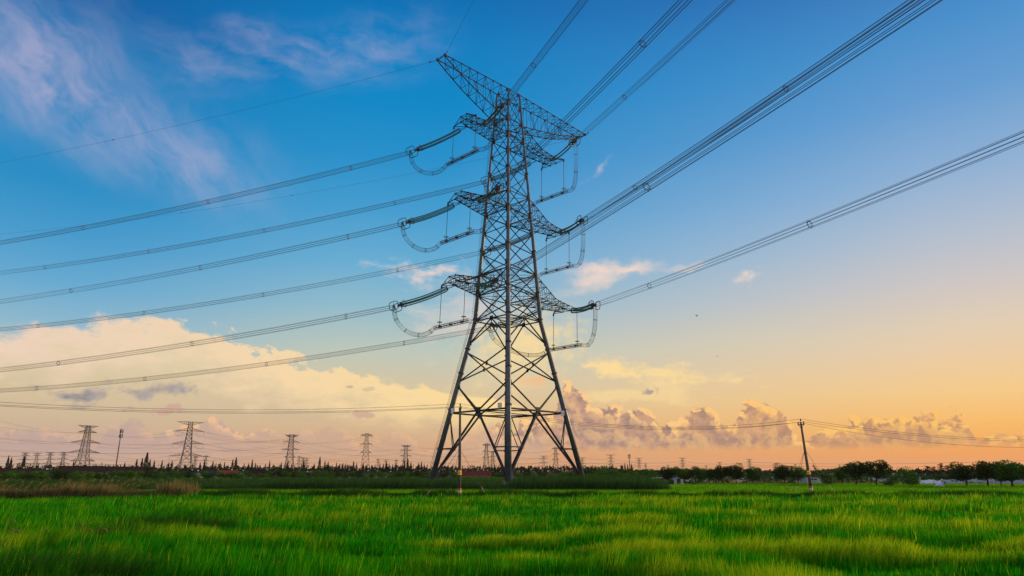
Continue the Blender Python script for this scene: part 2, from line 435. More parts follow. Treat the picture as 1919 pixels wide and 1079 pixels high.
# base panel
m = MB(); zB = 13.3
for k in range(4):
    c = mid(k, zB)
    for q in (k, k + 1):
        kf = cor(q, 1.2); km = kf.lerp(c, .44); km.z = 6.6; km = kf + (c - kf) * ((6.6 - 1.2) / (zB - 1.2))
        strut(m, kf, c, .20, 8)
        strut(m, cor(q, 6.6), km, .11); strut(m, cor(q, zB - .2), km, .10)
        strut(m, cor(q, zB), c, .17, 8)
        gus(m, km, .55, k)
    gus(m, c, 1.3, k)
m.build('base_bracing', 'steel', pyl)
for z in (zB, 31.4, 36.6, 41.1, 53.8, 58.0, 71.0, 75.1, 82.6):
    m = MB()
    if z < 32:
        for k in range(4): strut(m, mid(k, z), mid(k + 1, z), .10)
        strut(m, mid(0, z), mid(2, z), .09)
    else: strut(m, cor(0, z), cor(2, z), .05); strut(m, cor(1, z), cor(3, z), .05)
    m.build('diaphragm', 'steel', pyl)
m = MB()
for k in range(4):
    c = mid(k, zB)
    for q in (k, k + 1): strut(m, cor(q, 18.5), c, .16, 8)
    strut(m, cor(k, 19.3), cor(k + 1, 25.1), .14, 8); strut(m, cor(k + 1, 19.3), cor(k, 25.1), .14, 8)
    gus(m, (cor(k, 19.3) + cor(k + 1, 25.1)) / 2 , .6, k)
    c2 = mid(k, 31.4)
    for q in (k, k + 1):
        strut(m, cor(q, 26.6), c2, .14, 8); gus(m, cor(q, 26.6).lerp(c2, .06), .7, k)
        gus(m, cor(q, 18.5).lerp(c, .06), .7, k)
    strut(m, cor(k, 31.4), cor(k + 1, 31.4), .14, 8)
    gus(m, c2, .9, k)
m.build('lower_bracing', 'steel', pyl)
ZN = [31.4, 36.6, 41.1, 45.4, 49.9, 53.8, 58.0, 62.9, 67.1, 71.0, 75.1, 78.9, 82.6]
for i, (z0, z1) in enumerate(zip(ZN, ZN[1:])):
    m = MB(); r = .125 - .006 * i
    for k in range(4):
        strut(m, cor(k, z0), cor(k + 1, z1), r); strut(m, cor(k + 1, z0), cor(k, z1), r)
        x = (cor(k, z0) + cor(k + 1, z1)) / 2
        gus(m, cor(k, z0) * .5 + cor(k + 1, z1) * .5, .34, k)
        for q in (k, k + 1): gus(m, cor(q, z1).lerp(mid(k, z1), .5 / max(hs(z1), .5)), .5, k)
        if z1 in (36.6, 41.1, 53.8, 58.0, 71.0, 75.1, 82.6): strut(m, cor(k, z1), cor(k + 1, z1), r * .95)
    m.build('body_bracing', 'steel', pyl)
# crossarms
def truss(m, top, bot, n, rch, rb, fine=True):
    """top, bot: functions (t, side) -> point; a four-chord box truss with n bays"""
    ts = [i / n for i in range(n + 1)]
    for f, r in ((top, rch), (bot, rch * 1.15)):
        for s in (-1, 1):
            for a, b in zip(ts, ts[1:]): m.tube(f(a, s), f(b, s), r, n=5, cap=False)
    for i, (a, b) in enumerate(zip(ts, ts[1:])):
        for s in (-1, 1):
            m.tube(top(b, s), bot(b, s), rb, n=4, cap=False)
            m.tube(*((bot(a, s), top(b, s)) if i % 2 == 0 else (top(a, s), bot(b, s))), rb, n=4, cap=False)
            mm = (bot(a, s) + top(b, s)) / 2 if i % 2 == 0 else (top(a, s) + bot(b, s)) / 2
            if not fine: continue
            m.tube(mm, (bot(a, s) + bot(b, s)) / 2, rb * .7, n=3, cap=False)
            m.tube(mm, (top(a, s) + top(b, s)) / 2, rb * .7, n=3, cap=False)
        for f in (top, bot):
            m.tube(f(b, -1), f(b, 1), rb, n=4, cap=False)
            m.tube(f(a, -1), f(b, 1), rb * .9, n=4, cap=False)
            if fine: m.tube(f(a, 1), f(b, -1), rb * .9, n=4, cap=False)
        m.tube(bot(b, -1), top(b, 1), rb * .7, n=3, cap=False)
    for t in ts:
        for s in (-1, 1):
            for f in (top, bot): m.box(f(t, s), (.26, .26, .2))
ARMS = [(71.0, 4.1, 12.9, 15.0), (53.8, 4.2, 13.9, 16.3), (36.6, 4.5, 14.9, 18.4)]
for zb, dp, LA, LB in ARMS:
    for sg, Le in ((1, LA), (-1, LB)):
        m = MB(); h0, h1 = hs(zb), hs(zb + dp)
        def bot(t, s): return T(sg * (h0 + (Le - h0) * t), s * (h0 + (.95 - h0) * t), zb)
        def top(t, s): return T(sg * (h1 + (Le - h1) * t), s * (h1 + (.9 - h1) * t), zb + float(np.interp(t, [0, .58, 1], [dp, 1.35, 1.2])))
        truss(m, top, bot, 7, .095, .05)
        for L_, s in ((Le - 2.0, -1), (Le - 2.6, 1)): m.box(T(sg * L_, s * 1.3, zb - .05), (.8, .25, .25), (PA, PB, Vector((0, 0, 1))))
        arm = m.build('crossarm', 'steel', pyl)
        for s in (-1, 1):
            b_ = MB(); tip = T(sg * (Le - .3), s * 3.35, zb)
            for q in (T(sg * Le, s * .95, zb), T(sg * Le, s * .9, zb + 1.25), T(sg * (Le - 2.4), s * 1.2, zb), T(sg * (Le - 1.5), s * 1.1, zb + 1.3)): b_.tube(tip, q, .07, n=4, cap=False)
            b_.tube(T(sg * (Le - .1), s * 2.2, zb), T(sg * (Le - .1), s * 2.0, zb + .62), .045, n=4); b_.box(tip, (.25, .25, .25))
            b_.build('bracket', 'steel', arm)
for sg, Le, kn in ((1, 19.3, [(12.1, 78.7), (17.5, 81.3)]), (-1, 26.0, [(15.2, 78.1), (23.9, 81.3)])):
    m = MB(); xs = [hs(75.1)] + [q[0] for q in kn] + [Le]; zs = [75.1] + [q[1] for q in kn] + [82.3]
    def wd(L_): return 1.75 + (1.15 - 1.75) * L_ / Le
    def top(t, s): L_ = 1.73 + (Le - 1.73) * t; return T(sg * L_, s * wd(L_), 82.6)
    def bot(t, s): L_ = 1.73 + (Le - 1.73) * t; return T(sg * L_, s * wd(L_), float(np.interp(L_, xs, zs)))
    truss(m, top, bot, 8 if sg > 0 else 10, .10, .05, False)
    for s in (-1, 1):
        m.box(T(sg * Le, s * 1.15, 82.55), (.4, .4, .35)); 
    m.build('earth_wire_arm', 'steel', pyl)
# climbing ladder on the left leg, small number plates on the belt
m = MB(); off = Vector((-.85, -.1, 0)); prev = None
for sd in (-.22, .22):
    m.poly([cor(1, z) + off + Vector((0, 0, 0)) + PB * sd for z in (2.5, 13, 31.4)] , .035, 4)
    m.poly([cor(1, z) + off * .7 + PB * sd for z in (31.4, 50, 72)], .025, 4)
for z in np.arange(2.8, 71, .45):
    o_ = off if z < 31.4 else off * .7
    m.tube(cor(1, z) + o_ - PB * .22, cor(1, z) + o_ + PB * .22, .018, n=3)
for z in np.arange(4, 71, 2.5): m.tube(cor(1, z), cor(1, z) + (off if z < 31.4 else off * .7), .025, n=3)
m.build('ladder', 'steel', pyl)
for p in (cor(1, 13.4).lerp(mid(0, 13.4), .10), cor(0, 13.6).lerp(mid(0, 13.6), .28), cor(3, 13.0).lerp(mid(3, 13.0), .12)):
    m = MB(); m.box(p + Vector((0, -.3, .25)), (.75, .05, 1.0)); m.build('number_plate', 'plate', pyl)

# ------------------------------------------------------------------ insulators, jumpers, conductors
UP = Vector((0, 0, 1))
def line_dir(side): # -1 the span going away to the left, +1 the span passing over the viewer to the right
    al = R(73.0) if side < 0 else R(21.0)
    return side * Vector((math.sin(al), -math.cos(al), 0))
#        circuit, level: L of hang point (left span, right span), z0 (left, right), spacer distances
NAMES = ['top', 'middle', 'lowest']
WIRES = []
for lv, (zb, dp, LA, LB) in enumerate(ARMS):
    for sg, Le in ((1, LA), (-1, LB)):
        al_ = {(0, 1): (11, 9.), (1, 1): (12.2, 10.), (2, 1): (13.3, 10.3), (0, -1): (10.5, 12.8), (1, -1): (10.5, 14.5), (2, -1): (12.6, 17.7)}[lv, sg]
        z0_ = {(0, 1): (68.36, 69.71), (1, 1): (52.03, 52.62), (2, 1): (34.61, 35.15), (0, -1): (68.73, 70.65), (1, -1): (51.57, 53.18), (2, -1): (34.46, 35.72)}[lv, sg]
        f0 = {(0, 1): (26.4, 27.2), (1, 1): (24.7, 24.0), (2, 1): (22.8, 23.4), (0, -1): (35.3, 32.4), (1, -1): (33.7, 32.6), (2, -1): (33.1, 32.3)}[lv, sg]
        WIRES.append((lv, sg, Le, zb, al_, z0_, f0))
def zspan(side, z0, s): return z0 + (-.12543 * s + .000378 * s * s if side < 0 else -.07226 * s + .000295 * s * s)
# shared insulator string mesh, 9 m long along +X, sagging a little
def shed_mesh(Ln, step, r0, r1, sag):
    m = MB(); n = int(Ln / step); pts = []; rr = []
    for i in range(n):
        for f, r in ((0, r0), (.30, r1), (.62, r1 * .96), (.66, r0)):
            x = (i + f) * step; pts.append(Vector((x, 0, -4 * sag * (x / Ln) * (1 - x / Ln)))); rr.append(r)
    m.poly(pts, rr, 7); return m
string_me = None; rod_me = None
def ring_octagon(c, d, R0, r, prongs=True):
    m = MB(); d = Vector(d).normalized(); u = (UP - d * UP.dot(d)).normalized(); w = d.cross(u)
    pt = lambda q, k: Vector(c) + (u * math.cos(k * math.pi / 4 + .39) + w * math.sin(k * math.pi / 4 + .39)) * q
    m.poly([pt(R0 * .72, k) for k in range(8)], r, 4, closed=True)
    if prongs:
        for k in range(8): m.tube(pt(R0 * .70, k), pt(R0 * 1.12, k), r * 1.1, n=4)
    return m
RB = .52
tube_R = .40
for lv, sg, Le, zb, al_, z0_, f0 in WIRES:
    arm_name = '%s %s crossarm' % (NAMES[lv], 'left' if sg > 0 else 'right')
    yokes = []
    for side in (-1, 1):
        i = 0 if side < 0 else 1
        d = line_dir(side); A = T(sg * al_[i], side * 1.3, zb - .25); base = T(sg * al_[i], side * 1.3, 0)
        span = 'left' if side < 0 else 'right'
        Y = base + d * 12.3 + UP * zspan(side, z0_[i], 12.3); yokes.append((Y, d))
        dd = (Y - A).normalized(); lat = d.cross(UP).normalized(); nn = lat.cross(dd).normalized()
        t = empty('tension_insulator', A, 'slanting green insulator set, %s end of %s' % ('far' if side < 0 else 'near', arm_name), 'insulator', 'tension insulator sets on the big tower')
        Ltot = (Y - A).length
        m = MB()
        for s in (-.28, .28): m.poly([A + lat * s * .6, A + dd * .7 + lat * s * .6 + nn * -.05, A + dd * 1.25 + lat * s], .05, 4)
        m.box(A + dd * 1.45, (.16, 1.0, .3), (dd, lat, nn)); m.box(A + dd * 1.45 , (.14, .2, 1.0), (dd, lat, nn))
        m.build('link', 'fitting', t)
        if string_me is None: string_me = shed_mesh(9.4, .17, .06, .145, .28)
        for (a_, b_) in ((-.05, .44), (-.38, -.05), (.38, .02), (.05, -.46)):
            st = bpy.data.objects.new('insulator_string', string_me.me if hasattr(string_me, 'me') else None) if hasattr(string_me, 'me') else None
            if st is None:
                o_ = string_me.build('insulator_string', 'glass', None, smooth=True); string_me.me = o_.data; st = o_
            else: COL.objects.link(st)
            st.parent = t; st.location = dd * 1.6 + lat * a_ + nn * b_
            st.rotation_euler = Matrix((dd, dd.cross(UP).normalized() * -1, dd.cross(dd.cross(UP)).normalized() * -1)).transposed().to_euler()
        m = MB(); m.box(A + dd * 11.15, (.35, 1.1, .3), (dd, lat, nn)); m.box(A + dd * 11.2, (.3, .25, 1.1), (dd, lat, nn))
        m.box(A + dd * (11.6), (.9, .16, .5), (dd, lat, nn)); m.box(Y, (.18, .62, .62), (dd, lat, nn)); m.build('yoke', 'fitting', t)
        m = MB()
        for s in (-1, 1):
            c = Y - dd * .25 + lat * s * .75
            pts = [c + dd * (.95 * math.copysign(abs(math.cos(q)) ** .55, math.cos(q))) + nn * (.85 * math.copysign(abs(math.sin(q)) ** .55, math.sin(q))) for q in [k * math.pi / 10 for k in range(20)]]
            m.poly(pts, .07, 5, closed=True); m.tube(c - nn * .8, Y - nn * .2, .03, n=3); m.tube(c + nn * .8, Y + nn * .2, .03, n=3)
        m.build('corona_ring', 'fitting', t)
        m = MB(); m.ring(A + dd * 10.5, dd, .72, .05, 18, 5); m.tube(A + dd * 10.5 + lat * .7, A + dd * 11.1 + lat * .4, .03, n=3); m.tube(A + dd * 10.5 - lat * .7, A + dd * 11.1 - lat * .4, .03, n=3)
        m.build('corona_ring', 'fitting', t)
        # conductor bundle
        bw = empty('conductor_bundle', Y, 'cable bundle running out of the %s edge from %s' % ('left' if side < 0 else 'right or top', arm_name), 'power line', 'conductor bundles on the big tower')
        u = (UP - dd * UP.dot(dd)).normalized(); SE = 330 if side < 0 else 215
        ss = np.concatenate([np.linspace(12.3, 60, 10), np.linspace(70, SE, 22)])
        cen = [base + d * s + UP * zspan(side, z0_[i], s) for s in ss]
        for k in range(8):
            th_ = k * math.pi / 4 + .39; off_ = UP * math.cos(th_) * RB + lat * math.sin(th_) * RB
            m = MB(); m.poly([c + off_ * (1 if j else .85) for j, c in enumerate(cen)], .027, 3); m.build('conductor', 'wire', bw)
        s = f0[i]
        while s < SE - 5:
            c = base + d * s + UP * zspan(side, z0_[i], s)
            mm = ring_octagon(c, d, RB, .045); mm.build('spacer', 'fitting', bw); s += 36.5
    # jumper carried round the tower under the crossarm
    Ls = sg * (Le - .3) + (.25 if sg > 0 else .2); zt = zb - 8.1; droop = 0
    e0, e1 = T(Ls, -5.0, zt), T(Ls, 4.6, zt)
    jt = empty('jumper_loop', (e0 + e1) / 2, 'cable loop with rigid tube hanging below the %s' % arm_name, 'jumper cable', 'jumper loops on the big tower')
    m = MB(); m.poly([e0, e1], .10, 8)
    dj = (e1 - e0).normalized()
    for q in (.18, .5, .82): m.box(e0.lerp(e1, q), (.7, .3, .3), (dj, UP.cross(dj), UP))
    m.build('rigid_tube', 'fitting', jt)
    (Y0, d0), (Y1, d1) = yokes
    def bez(P0, P1, P2, P3, n): return [P0 * (1 - t) ** 3 + P1 * 3 * t * (1 - t) ** 2 + P2 * 3 * t * t * (1 - t) + P3 * t ** 3 for t in [j / n for j in range(n + 1)]]
    S0 = Y0 - UP * .5; S1 = Y1 - UP * .5
    pA = bez(S0, S0 - UP * 4.2, e0 - dj * 3.2 - UP * 2.6, e0, 12); pB = bez(e1, e1 + dj * 2.6 - UP * 1.4, S1 - UP * 5.5, S1, 12)
    path = pA + [e0.lerp(e1, .5)] + pB
    fr = []
    w0 = None
    for j, p in enumerate(path):
        dd = (path[min(j + 1, len(path) - 1)] - path[max(j - 1, 0)]).normalized(); w = dd.cross(UP)
        if w.length < .2 and w0 is not None: w = w0
        w = (w - dd * w.dot(dd)).normalized()
        if w0 is not None and w.dot(w0) < 0: w = -w
        w0 = w; fr.append((dd, w, w.cross(dd)))
    for k in range(8):
        th_ = k * math.pi / 4 + .39
        m = MB(); m.poly([p + (f[2] * math.cos(th_) + f[1] * math.sin(th_)) * tube_R for p, f in zip(path, fr)], .024, 3); m.build('conductor', 'wire', jt)
    for j in (2, 5, 8, 11): ring_octagon(pA[j], fr[j][0], .42, .035).build('spacer', 'fitting', jt)
    for j in (3, 7, 10): ring_octagon(pB[j], fr[13 + 1 + j][0], .42, .035).build('spacer', 'fitting', jt)
    for q in np.linspace(.03, .97, 13): ring_octagon(e0.lerp(e1, q), dj, .42, .032).build('spacer', 'fitting', jt)
    for s in (-1, 1):
        top_ = T(sg * (Le - .3), s * 3.35, zb - .15); bt = T(Ls, s * 3.35, zt + .35)
        si = empty('suspension_insulator', top_, 'thin vertical insulator rod, %s of the pair hanging from %s' % ('left' if s < 0 else 'right', arm_name), 'insulator', 'hanging insulator rods on the big tower')
        m = MB(); dv = (bt - top_); n = 60; m.poly([top_ + dv * (j / n) for j in range(n + 1)], [.035 if j % 2 else .075 for j in range(n + 1)], 6); m.build('rod', 'rubber', si)
        m = MB(); m.ring(bt + UP * .55, (0, 0, 1), .42, .05, 16, 5, up=(1, 0, 0)); m.tube(bt + UP * .55 - Vector((.42, 0, 0)), bt + UP * .55 + Vector((.42, 0, 0)), .025, n=3); m.build('corona_ring', 'fitting', si)
        m = MB(); m.poly([top_ + UP * .1, top_ - UP * .05, top_ - UP * .3, top_ - UP * .45], [.05, .2, .2, .05], 8); m.tube(bt + UP * .2, bt - UP * .35, .09, n=6); m.build('clamp', 'fitting', si)
# earth wires
for sg, Le in ((1, 19.3), (-1, 26.0)):
    for side in (-1, 1):
        d = line_dir(side); base = T(sg * Le, side * 1.15, 0); z0 = 82.4 if side < 0 else 82.2
        fz = lambda s: z0 + (-.088 * s + .00033 * s * s if side < 0 else -.05 * s + .00022 * s * s)
        ew = empty('earth_wire', base + UP * z0, 'single thin wire running %s from the %s tip of the big tower top' % ('left' if side < 0 else 'up and right', 'left' if sg > 0 else 'right'), 'power line', 'thin earth wires on the big tower')
        m = MB(); ss = np.linspace(0, 330 if side < 0 else 215, 30); m.poly([base + d * s + UP * fz(s) for s in ss], .024, 3); m.build('wire', 'wire', ew)
        m = MB(); c = base + d * 1.6 + UP * fz(1.6); m.ring(c, d.cross(UP), .18, .05, 10, 4); m.tube(base + UP * z0, c, .05, n=4); m.build('clamp', 'fitting', ew)
        for s in (82, 120) if side < 0 else ():
            m = MB(); c = base + d * s + UP * fz(s); m.poly([c - d * .16, c - d * .08, c + d * .08, c + d * .16], [.04, .15, .15, .04], 6); m.build('damper', 'fitting', ew)
# ------------------------------------------------------------------ land
rng = np.random.default_rng(7)
def vnoise(x, y, seed=0):
    """smooth value noise, numpy"""
    xi = np.floor(x).astype(np.int64); yi = np.floor(y).astype(np.int64); fx = x - xi; fy = y - yi
    fx = fx * fx * (3 - 2 * fx); fy = fy * fy * (3 - 2 * fy)
    def h(a, b):
        n = (a * 374761393 + b * 668265263 + seed * 974634777) & 0x7fffffff
        n = ((n ^ (n >> 13)) * 1274126177) & 0x7fffffff
        return ((n ^ (n >> 16)) & 0xffff) / 65535.0
    return (h(xi, yi) * (1 - fx) + h(xi + 1, yi) * fx) * (1 - fy) + (h(xi, yi + 1) * (1 - fx) + h(xi + 1, yi + 1) * fx) * fy
def fbm(x, y, seed=0, o=3):
    return sum(vnoise(x * 2 ** i, y * 2 ** i, seed + i) * .5 ** i for i in range(o)) / sum(.5 ** i for i in range(o))
def sstep(x, a, b):
    t = np.clip((x - a) / (b - a), 0, 1); return t * t * (3 - 2 * t)

def groundmat(name, c0, c1, scale):
    m = bpy.data.materials.new(name); m.use_nodes = True; nt = m.node_tree; V.nt = nt
    b = nt.nodes['Principled BSDF']; b.inputs['Roughness'].default_value = .95; b.inputs['Specular IOR Level'].default_value = .1
    t = nt.nodes.new('ShaderNodeTexCoord')
    n = noise(V(t.outputs['Object']), scale, 6, .65)
    nt.links.new(ramp(n, [(.32, c0), (.68, c1)]).s, b.inputs['Base Color'])
    return m
M['ground'] = groundmat('soil_and_grass', (.012, .022, .008), (.035, .055, .018), .08)
m = MB(); S = 6000
m.quad((-S, -S, 0), (S, -S, 0), (S, S, 0), (-S, S, 0)); g = m.build('ground', 'ground'); tag(g, kind='structure')

def blade_mat(name, green, yellow, tip, trans=.45):
    m = bpy.data.materials.new(name); m.use_nodes = True; nt = m.node_tree; V.nt = nt
    for n in list(nt.nodes): nt.nodes.remove(n)
    at_ = nt.nodes.new('ShaderNodeAttribute'); at_.attribute_name = 'ripe_lit'
    g = nt.nodes.new('ShaderNodeNewGeometry')
    rnd = V(g.outputs['Random Per Island'])
    base = ramp(rnd, [(0, green[0]), (.5, green[1]), (1, green[2])])
    col = mixc((V(at_.outputs['Fac']) * (rnd * .5 + .75)).cl(), base, mixc(rnd, yellow, tip))
    d = nt.nodes.new('ShaderNodeBsdfDiffuse'); tr = nt.nodes.new('ShaderNodeBsdfTranslucent')
    nt.links.new(col.s, d.inputs[0]); nt.links.new(mixc(1.0, col, (1.0, 1.0, .7), 'MULTIPLY').s, tr.inputs[0])
    mx = nt.nodes.new('ShaderNodeMixShader'); mx.inputs[0].default_value = trans
    nt.links.new(d.outputs[0], mx.inputs[1]); nt.links.new(tr.outputs[0], mx.inputs[2])
    o = nt.nodes.new('ShaderNodeOutputMaterial'); nt.links.new(mx.outputs[0], o.inputs[0])
    return m
def blades(name, xy, z0, h, w, lean, lean_dir, ripe_lit, material, rows=3, curl=1.6):
    """grass: every blade its own ribbon, bending over with height"""
    N = len(xy); az = rng.uniform(0, math.pi, N)
    wx, wy = np.cos(az) * w / 2, np.sin(az) * w / 2
    ts = np.linspace(0, 1, rows); verts = np.zeros((N, rows, 2, 3), np.float32)
    for k, t in enumerate(ts):
        off = lean * t ** curl; cx = xy[:, 0] + np.cos(lean_dir) * off; cy = xy[:, 1] + np.sin(lean_dir) * off
        cz = z0 + h * t * (1 - .18 * t * np.clip(lean / np.maximum(h, .01), 0, 1.5)); f = (1 - t ** 1.6) * .92 + .08
        verts[:, k, 0] = np.stack([cx - wx * f, cy - wy * f, cz], 1); verts[:, k, 1] = np.stack([cx + wx * f, cy + wy * f, cz], 1)
    b = (np.arange(N) * rows * 2)[:, None]
    q = np.concatenate([np.stack([b[:, 0] + 2 * k, b[:, 0] + 2 * k + 1, b[:, 0] + 2 * k + 3, b[:, 0] + 2 * k + 2], 1)[:, None] for k in range(rows - 1)], 1).reshape(-1, 4)
    o = npmesh(name, verts.reshape(-1, 3), q, material)
    at_ = o.data.attributes.new('ripe_lit', 'FLOAT', 'POINT')
    tw = np.broadcast_to((.35 + .65 * ts)[None, :, None], (N, rows, 2))
    at_.data.foreach_set('value', (ripe_lit[:, None, None] * tw).astype(np.float32).ravel())
    return o
def trapez(y0, y1, dens, margin=7, xlim=None):
    out = []
    yy = np.arange(y0, y1, 1.0)
    for y in yy:
        hw = .80 * y + margin; x0, x1 = (-hw, hw) if xlim is None else (max(-hw, xlim[0]), min(hw, xlim[1]))
        if x1 <= x0: continue
        dn = dens(y) if callable(dens) else dens; n = int((x1 - x0) * dn)
        out.append(np.stack([rng.uniform(x0, x1, n), rng.uniform(y, y + 1, n)], 1))
    return np.concatenate(out)
RICE = blade_mat('rice_leaf', [(.002, .045, .001), (.010, .20, .002), (.040, .46, .006)], (.24, .42, .006), (.62, .64, .015))
# near paddy
xy = trapez(10.5, 64, lambda y: 680 if y < 16 else 10000 / y if y < 24 else 150 * (24 / y) ** 1.7)
x, y = xy[:, 0], xy[:, 1]
swell = sstep(fbm(x / 4.4 + 3, y / 2.4 + 8, 3, 3), .22, .78); fine = fbm(x / 1.1, y / .8, 11, 2)
patch = sstep(fbm(x / 5.5 + 20, y / 1.9 + 4, 21, 3) * .80 + swell * .20 + (x / 90) * .07 - .08 * sstep(y, 20, 13), .55, .63)
patch *= sstep(y, 70, 40) * .8 + .2
left_dark = sstep(x / y, -.15, -.62)
patch *= .72 + .28 * sstep(fbm(x / 1.6, y / 1.2, 131, 2), .3, .6)
patch *= 1 - .75 * left_dark * sstep(y, 16, 24)
h = .20 + .46 * swell + .06 * fine + .12 * patch
tuft = fbm(x / .55, y / .75, 101, 2); h *= (.76 + .36 * sstep(tuft, .25, .7)) * rng.uniform(.78, 1.1, len(x))
lean = h * (.13 + .24 * patch) * rng.uniform(.4, 1.7, len(x))
ld = np.where(rng.random(len(x)) < .75, rng.normal(.25, .4, len(x)) + 3.2 * (fbm(x / 3, y / 3, 111, 2) - .5), rng.uniform(0, 6.28, len(x)))
w = np.interp(y, [10, 20, 35, 64], [.010, .015, .026, .052]) * rng.uniform(.7, 1.3, len(x))
ripe_lit = np.clip(patch * (.45 + .9 * sstep(tuft, .3, .65)) + (fine - .52) * .45 + .01, 0, 1) * rng.uniform(.15, 1.2, len(x))  # ripening yellow, plus light caught by tall tufts put into the colour
straw = rng.random(len(x)) < .015; ripe_lit = np.where(straw, 1.6, ripe_lit); h = np.where(straw, h * 1.15, h)
o = blades('rice_field', xy, np.zeros(len(x)), h, w, lean, ld, ripe_lit, RICE, rows=4)
tag(o, 'green and yellowing rice filling the wide foreground field', 'rice', kind='stuff')
# the second paddy, beyond the bank
xy = trapez(69, 84, 46, xlim=(-42, 200)); xy2 = trapez(84, 128, 26, xlim=(21, 200)); xy = np.concatenate([xy, xy2])
x, y = xy[:, 0], xy[:, 1]; n_ = len(x)
o = blades('rice_field', xy, np.zeros(n_), .48 * rng.uniform(.8, 1.1, n_) + .1 * fbm(x / 6, y / 4, 5), np.full(n_, .07), .12 * rng.uniform(0, 1, n_), rng.uniform(0, 6.28, n_), np.clip(.30 + .3 * (fbm(x / 9, y / 6, 9) - .5), 0, 1) * rng.uniform(.3, 1.1, n_), RICE)
tag(o, 'bright strip of rice beyond the low bank', 'rice', kind='stuff')
# low bank of weeds between the paddies
WEED = blade_mat('bank_weeds', [(.008, .045, .004), (.016, .075, .006), (.04, .13, .012)], (.10, .12, .02), (.16, .15, .04))
mb = MB(); xs = np.linspace(-44, 130, 60)
for a_, b_ in zip(xs, xs[1:]):
    ya, yb = 65.8 + (0.0), 65.8
    mb.quad((a_, 64.6, .004), (b_, 64.6, .004), (b_, 65.6, .28), (a_, 65.6, .28)); mb.quad((a_, 65.6, .28), (b_, 65.6, .28), (b_, 67.4, .28), (a_, 67.4, .28)); mb.quad((a_, 67.4, .28), (b_, 67.4, .28), (b_, 68.6, .004), (a_, 68.6, .004))
o = mb.build('field_bank', 'ground'); tag(o, kind='structure')
n_ = 42000; x = rng.uniform(-43, 80, n_); y = rng.uniform(64.3, 68.4, n_); z = np.interp(y, [64.3, 65.6, 67.4, 68.6], [0, .26, .26, 0])
cl_ = fbm(x / 2.2, y / 1.5, 31, 3)
o = blades('bank_weeds', np.stack([x, y], 1), z, (.26 + .50 * sstep(cl_, .38, .68)) * (1 - .25 * sstep(x, -5, 10)) * rng.uniform(.6, 1.2, n_), np.full(n_, .05), .16 * rng.uniform(0, 1.6, n_), rng.uniform(0, 6.28, n_), np.clip((cl_ - .5) * 1.2, 0, 1) * rng.uniform(0, 1, n_), WEED)
tag(o, 'ragged dark weeds along the low bank between the rice fields', 'weeds', kind='stuff')
# lane running away on the left
mb = MB(); p = [(-37, 66), (-34.8, 66), (-44.5, 88), (-47.5, 88)]
mb.quad(*[(a_, b_, .012) for a_, b_ in p]); M['lane'] = groundmat('grassy_lane', (.05, .085, .025), (.12, .12, .05), .6); o = mb.build('path', 'lane'); tag(o, kind='structure')
# tall reed bed under and around the tower
REED = blade_mat('reed_leaf', [(.012, .040, .010), (.024, .07, .016), (.055, .12, .03)], (.10, .085, .03), (.17, .13, .055), .3)
def reedh(x, y):
    h = np.where(x > 0, 1.98, 1.75) + .75 * (fbm(x / 2.1, y / 3, 41, 3) - .5)
    u = x / y; h = h - 1.25 * np.exp(-((u + .016) / .016) ** 2) * sstep(y, 118, 112)
    h = h - .55 * sstep(u, -.30, -.42); h = h - .5 * sstep(u, .15, .235)
    h = h - .30 * np.exp(-((u + .125) / .02) ** 2) - .45 * np.exp(-((u + .056) / .022) ** 2)
    return h
n_ = 105000; y = 82 + 34 * rng.random(n_) ** 1.5; x = rng.uniform(-100, 25.5, n_) 
keep = ~((x / y > .235)); x, y = x[keep], y[keep]; n_ = len(x)
y = y + 2.5 * (fbm(x / 5, x * 0, 71, 2) - .5)
hh = reedh(x, y) * sstep(x / y, .237, .205) ** .6 * (rng.uniform(.5, 1.12, n_) ** .8)
dry = sstep(fbm(x / 6, y * 0 + 2, 51, 2), .52, .75) * (x > 4) * (y < 86)
o = blades('reed_bed', np.stack([x, y], 1), np.zeros(n_), hh, np.full(n_, .065) * rng.uniform(.6, 1.4, n_), hh * .34 * rng.uniform(0, 1.8, n_), rng.normal(.2, 1.3, n_), np.clip(dry * rng.random(n_), 0, 1), REED, curl=2.2)
tag(o, 'dense dark green reeds around the feet of the tower', 'reeds', kind='stuff')
n_ = 15000; y = rng.uniform(114, 165, n_); x = rng.uniform(-130, 30, n_); hh = rng.uniform(.4, 1.0, n_)
o = blades('scrub', np.stack([x, y], 1), np.zeros(n_), hh, np.full(n_, .14), hh * .4, rng.uniform(0, 6.28, n_), rng.random(n_) * .15, REED)
tag(o, 'dark low scrub behind the reed bed', 'scrub', kind='stuff')
# dry reeds on the left, nearer
DRY = blade_mat('dry_reed', [(.018, .045, .012), (.030, .065, .016), (.06, .09, .025)], (.42, .24, .09), (.60, .40, .18), .3)
n_ = 22000; x = rng.uniform(-62, -29.2, n_); y = 62.2 + 2.6 * rng.random(n_) ** 1.6
cl_ = fbm(x / 1.3, y * 0 + 1, 61, 3); hh = (.95 + .75 * sstep(cl_, .3, .75)) * rng.uniform(.45, 1.12, n_)
o = blades('dry_reeds', np.stack([x, y], 1), np.zeros(n_), hh, np.full(n_, .035) * rng.uniform(.6, 1.4, n_), hh * rng.uniform(0, .5, n_), rng.normal(.1, .8, n_), np.clip(rng.random(n_) * 1.5 - .35, 0, 1) * (.5 + .5 * sstep(cl_, .4, .6)), DRY, curl=1.4)
tag(o, 'straw brown dry reeds edging the paddy on the left', 'reeds', kind='stuff')
